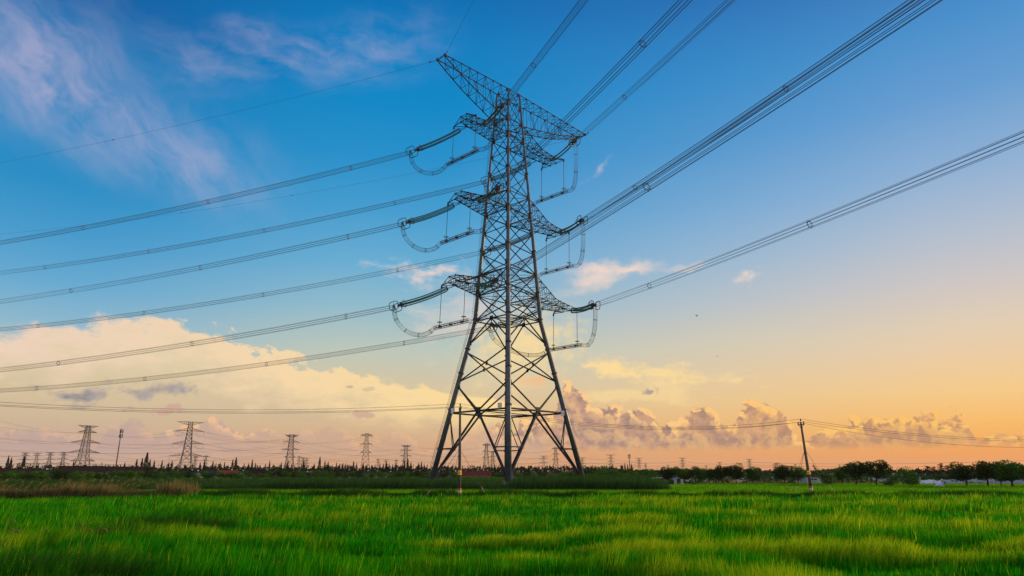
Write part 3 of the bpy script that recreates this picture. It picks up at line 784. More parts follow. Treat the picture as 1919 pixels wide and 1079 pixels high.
# seed plumes on some of the stems
def plumes(name, xs, ys, zs, size, material):
    n_ = len(xs); k = 14; X = np.repeat(xs, k) + rng.normal(0, size * .22, n_ * k) + np.tile(np.linspace(0, size * .7, k), n_); Y = np.repeat(ys, k) + rng.normal(0, size * .2, n_ * k)
    Z = np.repeat(zs, k) + np.tile(np.linspace(0, size, k) * np.linspace(1, .8, k), n_)
    return blades(name, np.stack([X, Y], 1), Z, np.full(n_ * k, size * .32), np.full(n_ * k, .02 + size * .02), np.full(n_ * k, size * .28) * rng.uniform(.3, 1.4, n_ * k), rng.normal(0, .8, n_ * k), rng.uniform(.6, 1, n_ * k), material, curl=1.3)
n_ = 260; x = rng.uniform(-61, -30, n_); y = rng.uniform(62.2, 64.5, n_)
o = plumes('reed_plumes', x, y, rng.uniform(.9, 1.65, n_), .26, DRY); tag(o, 'feathery straw coloured plumes on the dry reeds at left', 'reed plumes', kind='stuff')
# clumps of darker wild grass and arching seed heads standing out of the near rice
CL = [(95, 1000, 19.5, 2.0), (225, 972, 27, 1.3), (330, 960, 33, 1.8)]
for i, (px, py, D, r) in enumerate(CL):
    c = foot(px, D); n_ = 3200; a_ = rng.uniform(0, 6.28, n_); q = r * np.sqrt(rng.random(n_)); x = c.x + q * np.cos(a_) * 1.6; y = c.y + q * np.sin(a_) * .5
    hh = (1.02 - .38 * (q / r) ** 2) * rng.uniform(.6, 1.1, n_)
    o = blades('grass_clump', np.stack([x, y], 1), np.zeros(n_), hh, np.full(n_, .012), hh * rng.uniform(.2, .9, n_), rng.normal(0, .7, n_), np.clip(rng.random(n_) - .6, 0, 1), WEED, rows=4)
    tag(o, ['large dark tussock of wild grass in the rice at lower left', 'small dark tussock of grass left of centre in the rice', 'thin brownish tussock of weeds near the edge of the dry reeds'][i], 'grass', kind='stuff')
SEED = blade_mat('seed_head', [(.14, .15, .03), (.22, .21, .05), (.30, .26, .07)], (.36, .32, .10), (.48, .42, .16), .4)
n_ = 16; c = foot(95, 20); x = c.x + rng.normal(.2, .9, n_); y = c.y + rng.normal(0, .6, n_)
for i in range(n_):
    if i >= 9: break
    m = MB(); hgt = rng.uniform(1.15, 1.55); s_ = rng.uniform(.6, 1.0); p0 = Vector((x[i], y[i], 0)); pts = [p0 + Vector((.10 * t + .16 * max(0, t - .7) ** 1.0 * 4 * .3, 0, hgt * math.sin(min(t, .8) / .8 * math.pi / 2) - max(0, t - .8) * .5)) for t in np.linspace(0, 1, 10)]
    root = empty('foxtail_grass', p0, 'arching straw coloured foxtail seed head, number %s from left above the dark tussock' % ['one', 'two', 'three', 'four', 'five', 'six', 'seven', 'eight', 'nine'][int(np.argsort(np.argsort(x[:9]))[i])], 'grass', 'foxtail heads at lower left')
    m.poly(pts, .004, 3); m.build('stem', SEED, root)
    h2 = MB(); e = pts[-1]
    arc = [e + Vector((.10 * math.sin(q) * s_ + .02, 0, .06 * math.cos(q) * s_ - .04)) for q in np.linspace(-.6, 1.9, 9)]
    h2.poly(arc, [.006, .014, .018, .02, .02, .02, .018, .014, .005], 5); h2.build('seed_head', SEED, root)
# ------------------------------------------------------------------ trees
LEAF = leafmat('round_tree_leaves', [(.010, .040, .006), (.026, .085, .010), (.06, .16, .018), (.11, .24, .025)], 1.2)
LEAFD = leafmat('dark_tree_leaves', [(.008, .024, .006), (.018, .048, .010), (.042, .09, .018)], 1.0)
CONI = leafmat('conifer_needles', [(.006, .011, .007), (.011, .020, .011), (.022, .034, .017)], .8, trans=.15)
M['bark'] = mat('bark', (.045, .036, .026), .9, 0, .3, 4)
def cards(P, size, material, name, parent=None, flat=.0):
    """leaf clumps: a small bent quad at each point, turned at random"""
    n = len(P); a = rng.normal(size=(n, 3)); a /= np.linalg.norm(a, axis=1)[:, None]
    b = rng.normal(size=(n, 3)); b -= a * (a * b).sum(1)[:, None]; b /= np.linalg.norm(b, axis=1)[:, None]
    c = np.cross(a, b); s = size * rng.uniform(.55, 1.3, n)[:, None]
    v = np.stack([P - a * s, P - b * s * .6 + c * s * .2, P + a * s, P + b * s * .6 + c * s * .2], 1).reshape(-1, 3)
    return npmesh(name, v, np.arange(n * 4).reshape(-1, 4), material, parent)
def lobes(n_lobe, R_, H_, zc, seed, per, gap=.35, droop=0.0):
    r = np.random.default_rng(seed); P = []
    for i in range(n_lobe):
        t = r.uniform(0, 6.283); q = R_ * .62 * math.sqrt(r.random()); z = zc + H_ * .36 * r.uniform(-1, 1)
        k = 1 - .35 * abs(z - zc) / H_
        c = np.array([q * math.cos(t) * k, q * math.sin(t) * k, z]); s = R_ * r.uniform(.28, .46)
        d = r.normal(size=(per, 3)); d /= np.linalg.norm(d, axis=1)[:, None]; rad = s * (1 - .5 * r.random(per) ** 2.2)
        P.append(c + d * rad[:, None] * np.array([1, 1, .8]))
    return np.concatenate(P)
PROTO = {}
def tree_proto(kind, seed):
    """one tree, 1 unit tall, at the origin: trunk, limbs, crown"""
    root = bpy.data.objects.new('tree', None); COL.objects.link(root)
    r = random.Random(seed); m = MB()
    if kind == 'spread':
        th = .30; m.poly([Vector((0, 0, -.02)), Vector((.012, 0, th * .5)), Vector((-.01, .01, th)), Vector((.02, 0, .62))], [.034, .026, .022, .008], 7)
        for i in range(7):
            t = i * 2.4 + r.random(); z = r.uniform(.24, .5); l = r.uniform(.24, .38)
            m.poly([Vector((0, 0, z)), Vector((math.cos(t) * l * .5, math.sin(t) * l * .5, z + .14)), Vector((math.cos(t) * l, math.sin(t) * l, z + .24))], [.014, .009, .004], 5)
        P = lobes(19, .47, .66, .63, seed, 230); 
        P = P[(P[:, 2] > .24)]
        cards(P, .023, LEAFD if seed % 3 else LEAF, 'crown', root)
    elif kind == 'round':
        m.poly([Vector((0, 0, -.02)), Vector((0, 0, .3)), Vector((.01, 0, .7))], [.035, .028, .01], 6)
        for i in range(5):
            t = i * 1.9 + r.random(); m.poly([Vector((0, 0, .2 + .06 * i)), Vector((math.cos(t) * .25, math.sin(t) * .25, .45 + .05 * i))], [.015, .005], 4)
        P = lobes(15, .52, .60, .58, seed, 120); P = P[P[:, 2] > .10]
        cards(P, .030, LEAF if seed % 2 else LEAFD, 'crown', root)
    elif kind == 'bushy':
        m.poly([Vector((0, 0, -.02)), Vector((0, 0, .6))], [.035, .01], 6)
        P = lobes(20, .56, .9, .48, seed, 140); P = P[P[:, 2] > .01]; P[:, 2] /= max(1.0, P[:, 2].max())
        cards(P, .024, LEAF if seed % 2 else LEAFD, 'crown', root)
    elif kind == 'conifer':
        m.poly([Vector((0, 0, -.02)), Vector((0, 0, .96))], [.018, .003], 5)
        q = np.random.default_rng(seed); n = 1500; z = .03 + .97 * q.random(n) ** .85; t = q.uniform(0, 6.283, n)
        wv = .9 + .15 * np.sin(z * 34 + seed) + .14 * q.normal(size=n); rad = (1 - z) ** .8 * .15 * wv * np.sqrt(q.uniform(.1, 1, n))
        P = np.stack([rad * np.cos(t), rad * np.sin(t), z - rad * .35], 1); cards(P, .017, CONI, 'crown', root)
    elif kind == 'pine':
        m.poly([Vector((0, 0, -.02)), Vector((0, 0, .93))], [.02, .004], 5)
        q = np.random.default_rng(seed); P = []
        for i in range(16):
            z = .18 + .8 * i / 16; L_ = .26 * (1 - z) ** .6 * q.uniform(.7, 1.2); t = i * 2.4
            c = np.array([math.cos(t) * L_ * .6, math.sin(t) * L_ * .6, z]); P.append(c + q.normal(size=(65, 3)) * np.array([L_ * .34 + .01, L_ * .34 + .01, .022]))
        cards(np.concatenate(P), .020, CONI, 'crown', root)
    m.build('trunk', 'bark', root)
    return root
def plant(kind, loc, H, Wd=1.0, rz=0.0, name='tree', label='', cat='tree', group=None, nvar=4):
    v = rng.integers(nvar); key = (kind, int(v))
    if key not in PROTO: PROTO[key] = [tree_proto(kind, int(v) * 7 + 3 + len(PROTO)), False]
    if not PROTO[key][1]: o = PROTO[key][0]; PROTO[key][1] = True
    else:
        src = PROTO[key][0]; o = src.copy(); COL.objects.link(o)
        for k in list(o.keys()): del o[k]
        for ch in src.children:
            c = ch.copy(); COL.objects.link(c); c.parent = o
    o.name = name; o.location = loc; o.scale = (H * Wd, H * Wd, H); o.rotation_euler = (0, 0, rz)
    return tag(o, label, cat, group)
def topz(py, D): return at(959, py, D).z
ORD = ['first', 'second', 'third', 'fourth', 'fifth', 'sixth', 'seventh', 'eighth', 'ninth', 'tenth', 'eleventh', 'twelfth', 'thirteenth', 'fourteenth', 'fifteenth', 'sixteenth', 'seventeenth', 'eighteenth', 'nineteenth', 'twentieth']
def ordn(i):
    if i < 20: return ORD[i]
    tens = ['twenty', 'thirty', 'forty', 'fifty', 'sixty', 'seventy', 'eighty', 'ninety'][(i + 1) // 10 - 2]
    return tens + '-' + ORD[(i + 1) % 10 - 1] if (i + 1) % 10 else tens[:-1] + 'ieth'
# right-hand field edge, one by one: px, top y, crown width px, kind, distance
RT = [(1186, 881, 24, 'bushy', 140), (1216, 879, 34, 'bushy', 138), (1252, 875.5, 30, 'spread', 128), (1275, 875.5, 26, 'spread', 134), (1292, 878, 20, 'spread', 136), (1310, 875, 26, 'spread', 132), (1327, 879, 22, 'spread', 137),
      (1340, 878, 22, 'spread', 134), (1355, 873, 28, 'spread', 130), (1379, 870, 30, 'spread', 130), (1411, 874, 33, 'spread', 128), (1470, 869.5, 34, 'spread', 130), (1495, 875, 30, 'spread', 132), (1548, 879, 32, 'bushy', 127),
      (1577, 876, 26, 'spread', 130), (1604, 866, 40, 'spread', 126), (1642, 864, 46, 'spread', 126), (1669, 887, 30, 'bushy', 122), (1703, 874, 36, 'bushy', 123), (1810, 869, 38, 'spread', 124), (1850, 866.5, 44, 'spread', 122), (1874, 874, 26, 'spread', 128), (1895, 864.5, 48, 'spread', 120), (1925, 873, 36, 'spread', 124), (1960, 868, 44, 'spread', 124)]
for i, (px, ty, wpx, kind, D) in enumerate(RT):
    ty -= .8 + .8 * (px < 1400); H = topz(ty, D); wm = wpx * 1.22 / FPX * D
    plant(kind, foot(px, D), H, wm / (H * (.95 if kind == 'spread' else 1.12)), rng.uniform(0, 6), 'broadleaf_tree', '%s dark broadleaf tree from the left along the right-hand field edge' % ordn(i), 'tree', 'trees along the right-hand field edge', 5)
# big rounded clump right of the tower
for i, (px, ty, wpx, D) in enumerate([(1100, 868.5, 40, 175), (1119, 870, 34, 178), (1139, 870.5, 36, 172), (1128, 880, 40, 160), (1156, 876, 36, 160), (1172, 884, 26, 152), (1108, 884, 34, 156)]):
    H = topz(ty, D); plant('bushy', foot(px, D), H, wpx / FPX * D / (H * 1.1), rng.uniform(0, 6), 'broadleaf_tree', '%s tree from the left in the big rounded clump right of the tower' % ordn([0, 3, 4, 2, 5, 6, 1][i]), 'tree', 'clump of dense trees right of the tower')
# low round trees along the village road, left
xsr = []; px = 6.0
while px < 800: xsr.append(px); px += rng.uniform(11, 18)
xsr = [q for q in xsr] + [831, 852, 915, 927, 944, 971, 988, 1002, 1016, 1032, 1054, 1071, 1085]
for i, px in enumerate(xsr):
    D = rng.uniform(168, 190); ty = rng.uniform(880.0, 886.5) if px < 800 else rng.uniform(882.5, 886.5)
    if px < 130: ty -= 1
    if 600 > px > 520: ty -= 2
    H = topz(ty, D); plant('round', foot(px, D), H * 1.05, rng.uniform(20, 28) / FPX * D / (H * 1.1), rng.uniform(0, 6), 'round_tree', '%s clipped round tree from the left in the low row behind the reeds' % ordn(i), 'tree', 'low round trees behind the reeds', 5)
# slender dark conifers of the village
CF = [(9, 864), (15, 867), (39, 865), (230, 873), (252, 868), (262, 866), (270, 857.5), (277, 868), (285, 869), (300, 869), (313, 872), (319, 870), (346, 876), (372, 872), (380, 868), (396, 870), (402, 873), (410, 872), (418, 871), (433, 867), (439, 863.5), (455, 873), (463, 873), (470, 867), (476, 872),
      (503, 868.5), (511, 875), (525, 871), (537, 867.5), (544, 874), (567, 866.5), (573, 878), (587, 873), (597, 862), (607, 868.5), (613, 870), (621, 875), (629, 871.5), (635, 873), (641, 872), (650, 874.5), (661, 869), (667, 872), (679, 871), (685, 877), (697, 876), (711, 872), (717, 873), (723, 870), (728, 872), (735, 874), (741, 873), (750, 875), (757, 866), (763, 865), (769, 869), (783, 871.5), (789, 869.5),
      (794, 873), (819, 872.5), (825, 873), (838, 876), (847, 875), (858, 878), (921, 874), (927, 873.5), (934, 877), (983, 877), (990, 876), (1166, 875), (1172, 872), (1177, 874), (1184, 873)]
for i, (px, ty) in enumerate(CF):
    D = rng.uniform(245, 290); H = topz(ty - 1.8, D) * 1.10
    plant('conifer', foot(px, D), H, rng.uniform(.85, 1.35) * (1.25 if ty < 864 else 1), rng.uniform(0, 6), 'conifer', '%s pointed dark conifer from the left on the village skyline' % ordn(i), 'tree', 'dark pointed conifers on the skyline', 5)
for i, (px, ty, w_) in enumerate([(1725, 879, 1.3), (1742, 873.5, 1.7), (1752, 875, 1.3), (1767, 869.5, 1.1), (1778, 873, 1.3), (1787, 870.5, 1.0), (1870, 872, 1.2), (1668, 883, 1.5), (1798, 878, 1.5)]):
    D = 215; H = topz(ty, D); plant('pine', foot(px, D), H, w_ * 1.15, rng.uniform(0, 6), 'pine_tree', '%s hazy grey pine from the left behind the right-hand trees' % ordn([1, 2, 3, 4, 5, 6, 8, 0, 7][i]), 'tree', 'grey pines behind the trees on the right')
plant('bushy', foot(1769, 190), topz(886.5, 190), 2.1, 1, 'broadleaf_tree', 'pale green rounded tree in front of the grey pines', 'tree')
# far woods: one mass on the horizon
n_ = 9000; az_ = rng.uniform(-48, 48, n_); D = rng.uniform(420, 700, n_)
q = fbm(az_ * 2.2, az_ * 0, 81, 3); hmax = 4.0 + 1.6 * (fbm(az_ * 5, az_ * 0 + 3, 91, 3) - .5) * 2
left_ = az_ < 9; hmax = np.where(left_, hmax + .6, hmax * .72)
z = hmax * rng.random(n_) ** .5; X = np.sin(np.radians(az_)) * D; Y = np.cos(np.radians(az_)) * D
o = cards(np.stack([X, Y, z], 1), 1.3, CONI, 'far_woods'); tag(o, 'continuous dark band of distant woods along the horizon', 'woods', kind='stuff')
n_ = 900; az_ = rng.uniform(-46, 10, n_); D = rng.uniform(430, 560, n_)
P = []
for k in range(n_):
    hh = rng.uniform(4.2, 6.6) + (1.2 if rng.random() < .12 else 0); zz = np.linspace(.1, 1, 14); rr = (1 - zz) * .55
    a0 = rng.uniform(0, 6.28, 14); P.append(np.stack([math.sin(R(az_[k])) * D[k] + rr * np.cos(a0), math.cos(R(az_[k])) * D[k] + rr * np.sin(a0), zz * hh], 1))
o = cards(np.concatenate(P), .55, CONI, 'far_conifers'); tag(o, 'tiny far conifer tips rising from the wooded horizon', 'woods', kind='stuff')
n_ = 16000; px_ = rng.uniform(1090, 2010, n_); D = rng.uniform(160, 195, n_); cl_ = fbm(px_ / 15, px_ * 0, 16, 3); X = (px_ - 959.5) / FPX * D * .965
o = cards(np.stack([X, D, (1.1 + 1.0 * cl_ + 1.1 * (px_ < 1385)) * rng.random(n_) ** .6], 1), .24, LEAFD, 'far_hedge'); tag(o, 'unbroken dark bushes filling the gaps behind the right-hand trees', 'bushes', kind='stuff')
n_ = 26000; X = rng.uniform(-135, 26, n_); Y = rng.uniform(146, 168, n_); cl_ = fbm(X / 3.2, Y * 0, 17, 3); hh = .55 + .75 * sstep(cl_, .3, .75) + .35 * (X < -85)
GRN = leafmat('bush_leaves', [(.010, .034, .006), (.022, .07, .010), (.05, .13, .018), (.085, .19, .025)], .25)
o = cards(np.stack([X, Y, hh * rng.random(n_) ** .6], 1), .20, GRN, 'bushes'); tag(o, 'lush green belt of bushes between the reed bed and the village', 'bushes', kind='stuff')
# hedge of shrubs under the right-hand trees, dark bushes at the end of the reed bed
n_ = 9000; px_ = rng.uniform(1235, 1990, n_); D = rng.uniform(122, 132, n_); cl_ = fbm(px_ / 26, px_ * 0, 15, 3)
X = (px_ - 959.5) / FPX * D * .965; hh = .25 + 1.1 * sstep(cl_, .42, .75) + .45 * (px_ > 1700)
o = cards(np.stack([X, D, hh * rng.random(n_) ** .7], 1), .13, LEAFD, 'hedge'); tag(o, 'dark tangled undergrowth along the foot of the right-hand trees', 'undergrowth', kind='stuff')
n_ = 4000; X = rng.uniform(36, 110, n_); Y = rng.uniform(119, 121, n_)
o = blades('dry_grass', np.stack([X, Y + 12], 1), np.zeros(n_), rng.uniform(.3, 1.0, n_), np.full(n_, .10), np.full(n_, .2), rng.uniform(0, 6.28, n_), np.ones(n_), DRY); tag(o, 'golden dry grass between the right-hand trees and the fence', 'dry grass', kind='stuff')
for i, (px, wpx, ty, D) in enumerate([(1258, 18, 899, 118), (1300, 22, 901.5, 119), (1246, 14, 901, 116)]):
    H = max(.5, topz(ty, D)); plant('bushy', foot(px, D), H, wpx / FPX * D / (H * 1.05), i, 'shrub', ['dark green shrub left of the concrete gate pillars', 'low dark shrub right of the concrete gate pillars', 'small dark shrub at the right end of the reeds'][i], 'shrub')
# ------------------------------------------------------------------ distribution poles
M['pole'] = mat('pole_concrete', (.075, .062, .050), .85, 0, .3, 1.5)
M['red'] = mat('red_paint', (.36, .045, .03), .6, 0, .15, 4); M['white'] = mat('white_paint', (.40, .38, .35), .6, 0, .12, 4); M['yellow'] = mat('yellow_sign', (.75, .42, .04), .5)
def utility_pole(px, base_py, top_px, top_py, D, label, dirw, bands=True):
    base = foot(px, D, .22, base_py); top = at(top_px, top_py, D); root = empty('utility_pole', base, label, 'utility pole', 'concrete poles of the local line')
    ax = (top - base).normalized(); L_ = (top - base).length; across = Vector((dirw.y, -dirw.x, 0)).normalized()
    m = MB(); m.poly([base - ax * .6, base + ax * L_ * .5, top], [.175, .14, .10], 14); m.build('shaft', 'pole', root, smooth=True)
    m = MB(); m.tube(base + ax * .05, base + ax * .30, .182, n=14); m.build('red_band', 'red', root)
    m = MB(); m.tube(base + ax * .302, base + ax * .52, .181, n=14); m.build('white_band', 'white', root)
    m = MB(); m.tube(base + ax * .522, base + ax * .72, .179, n=14); m.build('red_band', 'red', root)
    m = MB(); m.tube(base + ax * 1.95, base + ax * 2.35, .179, n=14); m.build('sign_band', 'yellow', root)
    m = MB(); m.tube(base + ax * 2.352, base + ax * 2.42, .1795, n=14); m.tube(base + ax * 2.10, base + ax * 2.16, .182, n=14); m.build('sign_border', 'red', root)
    c = top - ax * .28; m = MB(); m.box(c, (1.05, .1, .1), (across, dirw, UP))
    for s in (-1, 1): m.tube(c + across * s * .42, c - ax * .55, .02, n=4)
    m.build('crossarm', 'fitting', root)
    tips = []
    for q, dz_ in ((across * .48, .05), (across * -.48, .05), (Vector((0, 0, 0)), .38)):
        p = c + q + UP * dz_; m = MB(); m.poly([p, p + UP * .06, p + UP * .10, p + UP * .16, p + UP * .2, p + UP * .28], [.04, .09, .05, .09, .05, .07], 8); m.build('insulator', 'fitting', root); tips.append(p + UP * .26)
    return root, tips, base, ax, L_
b1 = foot(861, 67); b2 = foot(1520.5, 82); dw = (b2 - b1); dw.z = 0; dw.normalize()
p1, t1, B1, A1, L1 = utility_pole(861, 927, 862.3, 763, 67, 'slim concrete pole standing in front of the big tower', dw)
p2, t2, B2, A2, L2 = utility_pole(1520.5, 920, 1500.5, 791, 82, 'leaning concrete pole standing alone at right', dw)
span_ = (B2 - B1).length
def sagline(a, b, sag, n=24): return [a.lerp(b, k / n) - UP * 4 * sag * (k / n) * (1 - k / n) for k in range(n + 1)]
wname = ['far side', 'near side', 'centre']
for j in range(3):
    a, b = t1[j], t2[j]
    o = MB(); o.poly(sagline(a, b, 1.35 + .08 * j), .017, 3); o = o.build('distribution_wire', 'wire', None, origin=a); tag(o, '%s wire slung between the two concrete poles' % wname[j], 'wire', 'wires of the local line')
    e = b + dw * 62 + UP * (.35); o = MB(); o.poly(sagline(b, e, 2.0 + (.0, .7, .1)[j]), .017, 3); o = o.build('distribution_wire', 'wire', None, origin=b); tag(o, '%s wire running right from the leaning pole out of frame' % wname[j], 'wire', 'wires of the local line')
    e = a - dw * 53 + UP * .1; o = MB(); o.poly(sagline(a, e, 1.0 + .05 * j), .017, 3); o = o.build('distribution_wire', 'wire', None, origin=a); tag(o, '%s wire running left from the slim pole out of frame' % wname[j], 'wire', 'wires of the local line')
def stake(pxb, pyb, pxt, pyt, D, pole_base, ax, hp, label):
    b = at(pxb, pyb, D); t = at(pxt, pyt, D); g = empty('guy_wire', b, label, 'guy wire', 'guy wires of the concrete poles')
    hook = pole_base + ax * hp; m = MB(); m.poly([b, t, hook], .019, 3); m.build('cable', 'wire', g)
    n = 6
    for k in range(n):
        m = MB(); m.tube(b.lerp(t, k / n), b.lerp(t, (k + 1) / n), .035, n=7); m.build('guard_band', 'red' if k % 2 else 'white', g)
stake(797, 930, 808.5, 917, 66, B1, A1, 4.4, 'guy wire in striped guard, left of the slim pole'); stake(912, 928, 901.5, 911, 67, B1, A1, 4.4, 'guy wire in striped guard, right of the slim pole'); stake(842, 924.5, 844.7, 914, 70, B1, A1, 4.4, 'guy wire in striped guard, just left behind the slim pole')
stake(1481, 921, 1486, 912, 82, B2, A2, 4.6, 'leftmost striped guy wire of the leaning pole'); stake(1491, 921, 1494, 910.5, 83, B2, A2, 4.6, 'middle striped guy wire of the leaning pole'); stake(1564, 921, 1553, 908, 82, B2, A2, 4.6, 'striped guy wire right of the leaning pole')

# ------------------------------------------------------------------ far transmission towers
KND = {
 'winged': dict(body=[(0, .14), (.34, .078), (.93, .036), (1, .034)], arms=[(.825, .27, -.04, 'loop'), (.58, .29, -.04, 'loop'), (.34, .315, -.04, 'loop')], top=('wing', 1.0, .25, .065)),
 'narrow_winged': dict(body=[(0, .14), (.34, .078), (.93, .04), (1, .034)], arms=[(.86, .20, -.03, ''), (.65, .30, -.045, ''), (.44, .32, -.045, ''), (.26, .25, -.03, '')], top=('wing', 1.0, .21, .06)),
 'vee': dict(body=[(0, .13), (.42, .075), (1, .045)], arms=[(.955, .15, 0, 'v'), (.80, .23, 0, 'v'), (.60, .24, 0, 'v'), (.40, .15, 0, '')], top=('horn', .97, .19, .05)),
 'slim': dict(body=[(0, .125), (.5, .065), (1, .035)], arms=[(.93, .16, -.005, 'i'), (.72, .155, -.005, 'i'), (.51, .15, -.005, 'i')], top=('ridge', 1.0, .16, .05)),
 'tee': dict(body=[(0, .10), (.5, .055), (1, .045)], arms=[(.80, .20, -.01, 'i'), (.60, .22, -.01, 'i'), (.42, .20, -.01, '')], top=('wing', 1.0, .30, .05)),
}
TW = {}
M['far_lit_tint'] = mat('far_steel_lit_tint', (.20, .15, .11), .7, .1)  # orange evening light put into the steel colour of one pylon
def far_tower(key, px, ty, kind, label, H=62, rot=0.0, thick=1.0, material='far_steel'):
    r = ray(px, ty); elv = math.atan2(r.z, math.hypot(r.x, r.y)); D = (H - EYE) / math.tan(elv)
    base = foot(px, D); K = KND[kind]; los = Vector((base.x, base.y, 0)).normalized(); ang = math.atan2(los.y, los.x) - math.pi / 2 + R(rot)
    X = Vector((math.cos(ang), math.sin(ang), 0)); Y = UP.cross(X)
    th = thick * max(.16, D * .00030)
    root = empty('transmission_tower', base, label, 'transmission tower', 'distant transmission towers')
    def P_(x, y, z): return base + X * x * H + Y * y * H + UP * z * H
    zb = [k[0] for k in K['body']]; wb = [k[1] for k in K['body']]
    W_ = lambda z: float(np.interp(z, zb, wb))
    m = MB()
    for sx in (-1, 1):
        for sy in (-1, 1): m.poly([P_(sx * w, sy * w, z) for z, w in K['body']], [th * (1.15 - .4 * z) for z in zb], 4)
    m.build('leg_frame', material, root)
    m = MB(); z = 0.0; zs = [0]
    while z < .97: z += max(.05, 1.5 * W_(z)); zs.append(min(z, 1))
    for a, b in zip(zs, zs[1:]):
        wa, wb_ = W_(a), W_(b); cs = [(1, 1), (-1, 1), (-1, -1), (1, -1)]
        for k in range(4):
            (ax_1, ay_1), (bx_1, by_1) = cs[k], cs[(k + 1) % 4]
            m.tube(P_(ax_1 * wa, ay_1 * wa, a), P_(bx_1 * wb_, by_1 * wb_, b), th * .62, n=3, cap=False); m.tube(P_(bx_1 * wa, by_1 * wa, a), P_(ax_1 * wb_, ay_1 * wb_, b), th * .62, n=3, cap=False)
            m.tube(P_(ax_1 * wb_, ay_1 * wb_, b), P_(bx_1 * wb_, by_1 * wb_, b), th * .5, n=3, cap=False)
    m.build('bracing', material, root)
    tips = []
    for z, l, dz_, st in K['arms']:
        m = MB(); w = W_(z)
        for sy in (-1, 1): m.tube(P_(-w, sy * w, z), P_(w, sy * w, z), th * .6, n=3)
        for s in (-1, 1):
            for sy in (-1, 1):
                tip = P_(s * l, 0, z + dz_ * .3 if dz_ else z); m.tube(P_(s * w, sy * w, z), tip, th * .8, n=3); m.tube(P_(s * w, sy * w, z + .05), tip, th * .55, n=3)
                for q in (.25, .5, .75):
                    a_ = P_(s * w, sy * w, z).lerp(tip, q); b_ = P_(s * w, sy * w, z + .05).lerp(tip, q); m.tube(a_, b_, th * .35, n=3); m.tube(a_, P_(s * w, sy * w, z + .05).lerp(tip, max(0, q - .25)), th * .35, n=3)
            if st == 'loop':
                pts = [tip, P_(s * l * .97, 0, z - .085), P_(s * l * .8, 0, z - .10), P_(s * l * .55, 0, z - .10), P_(s * l * .42, 0, z - .03)]
                m.poly(pts, th * .42, 3); tips.append(tip)
            elif st == 'v':
                v_ = P_(s * l * .72, 0, z - .07); m.tube(tip, v_, th * .3, n=3); m.tube(P_(s * l * .45, 0, z), v_, th * .3, n=3); tips.append(v_)
            elif st == 'i':
                v_ = P_(s * l, 0, z - .055); m.tube(tip, v_, th * .3, n=3); tips.append(v_)
            else: tips.append(tip)
        m.build('crossarm', material, root)
    kd, z, l, d = K['top']; m = MB(); w = W_(z)
    for s in (-1, 1):
        for sy in (-1, 1):
            if kd == 'wing': A_, B_, tp = P_(s * w, sy * w, z), P_(s * w, sy * w, z - d), P_(s * l, 0, z)
            elif kd == 'horn': A_, B_, tp = P_(s * w, sy * w, z), P_(s * w, sy * w, z - d), P_(s * l, 0, z + .03)
            else: A_, B_, tp = P_(0, 0, z), P_(s * w, sy * w, z - d), P_(s * l, 0, z - .035)
            m.tube(A_, tp, th * .55, n=3); m.tube(B_, tp, th * .55, n=3)
            for q in (.2, .4, .6, .8): m.tube(A_.lerp(tp, q), B_.lerp(tp, q), th * .32, n=3); m.tube(A_.lerp(tp, q - .2), B_.lerp(tp, q), th * .32, n=3)
        m.tube(P_(s * w, -w, z), P_(s * w, w, z), th * .4, n=3)
    m.build('earth_wire_arm', material, root)
    TW[key] = (tips[:6], D, base)
    return root
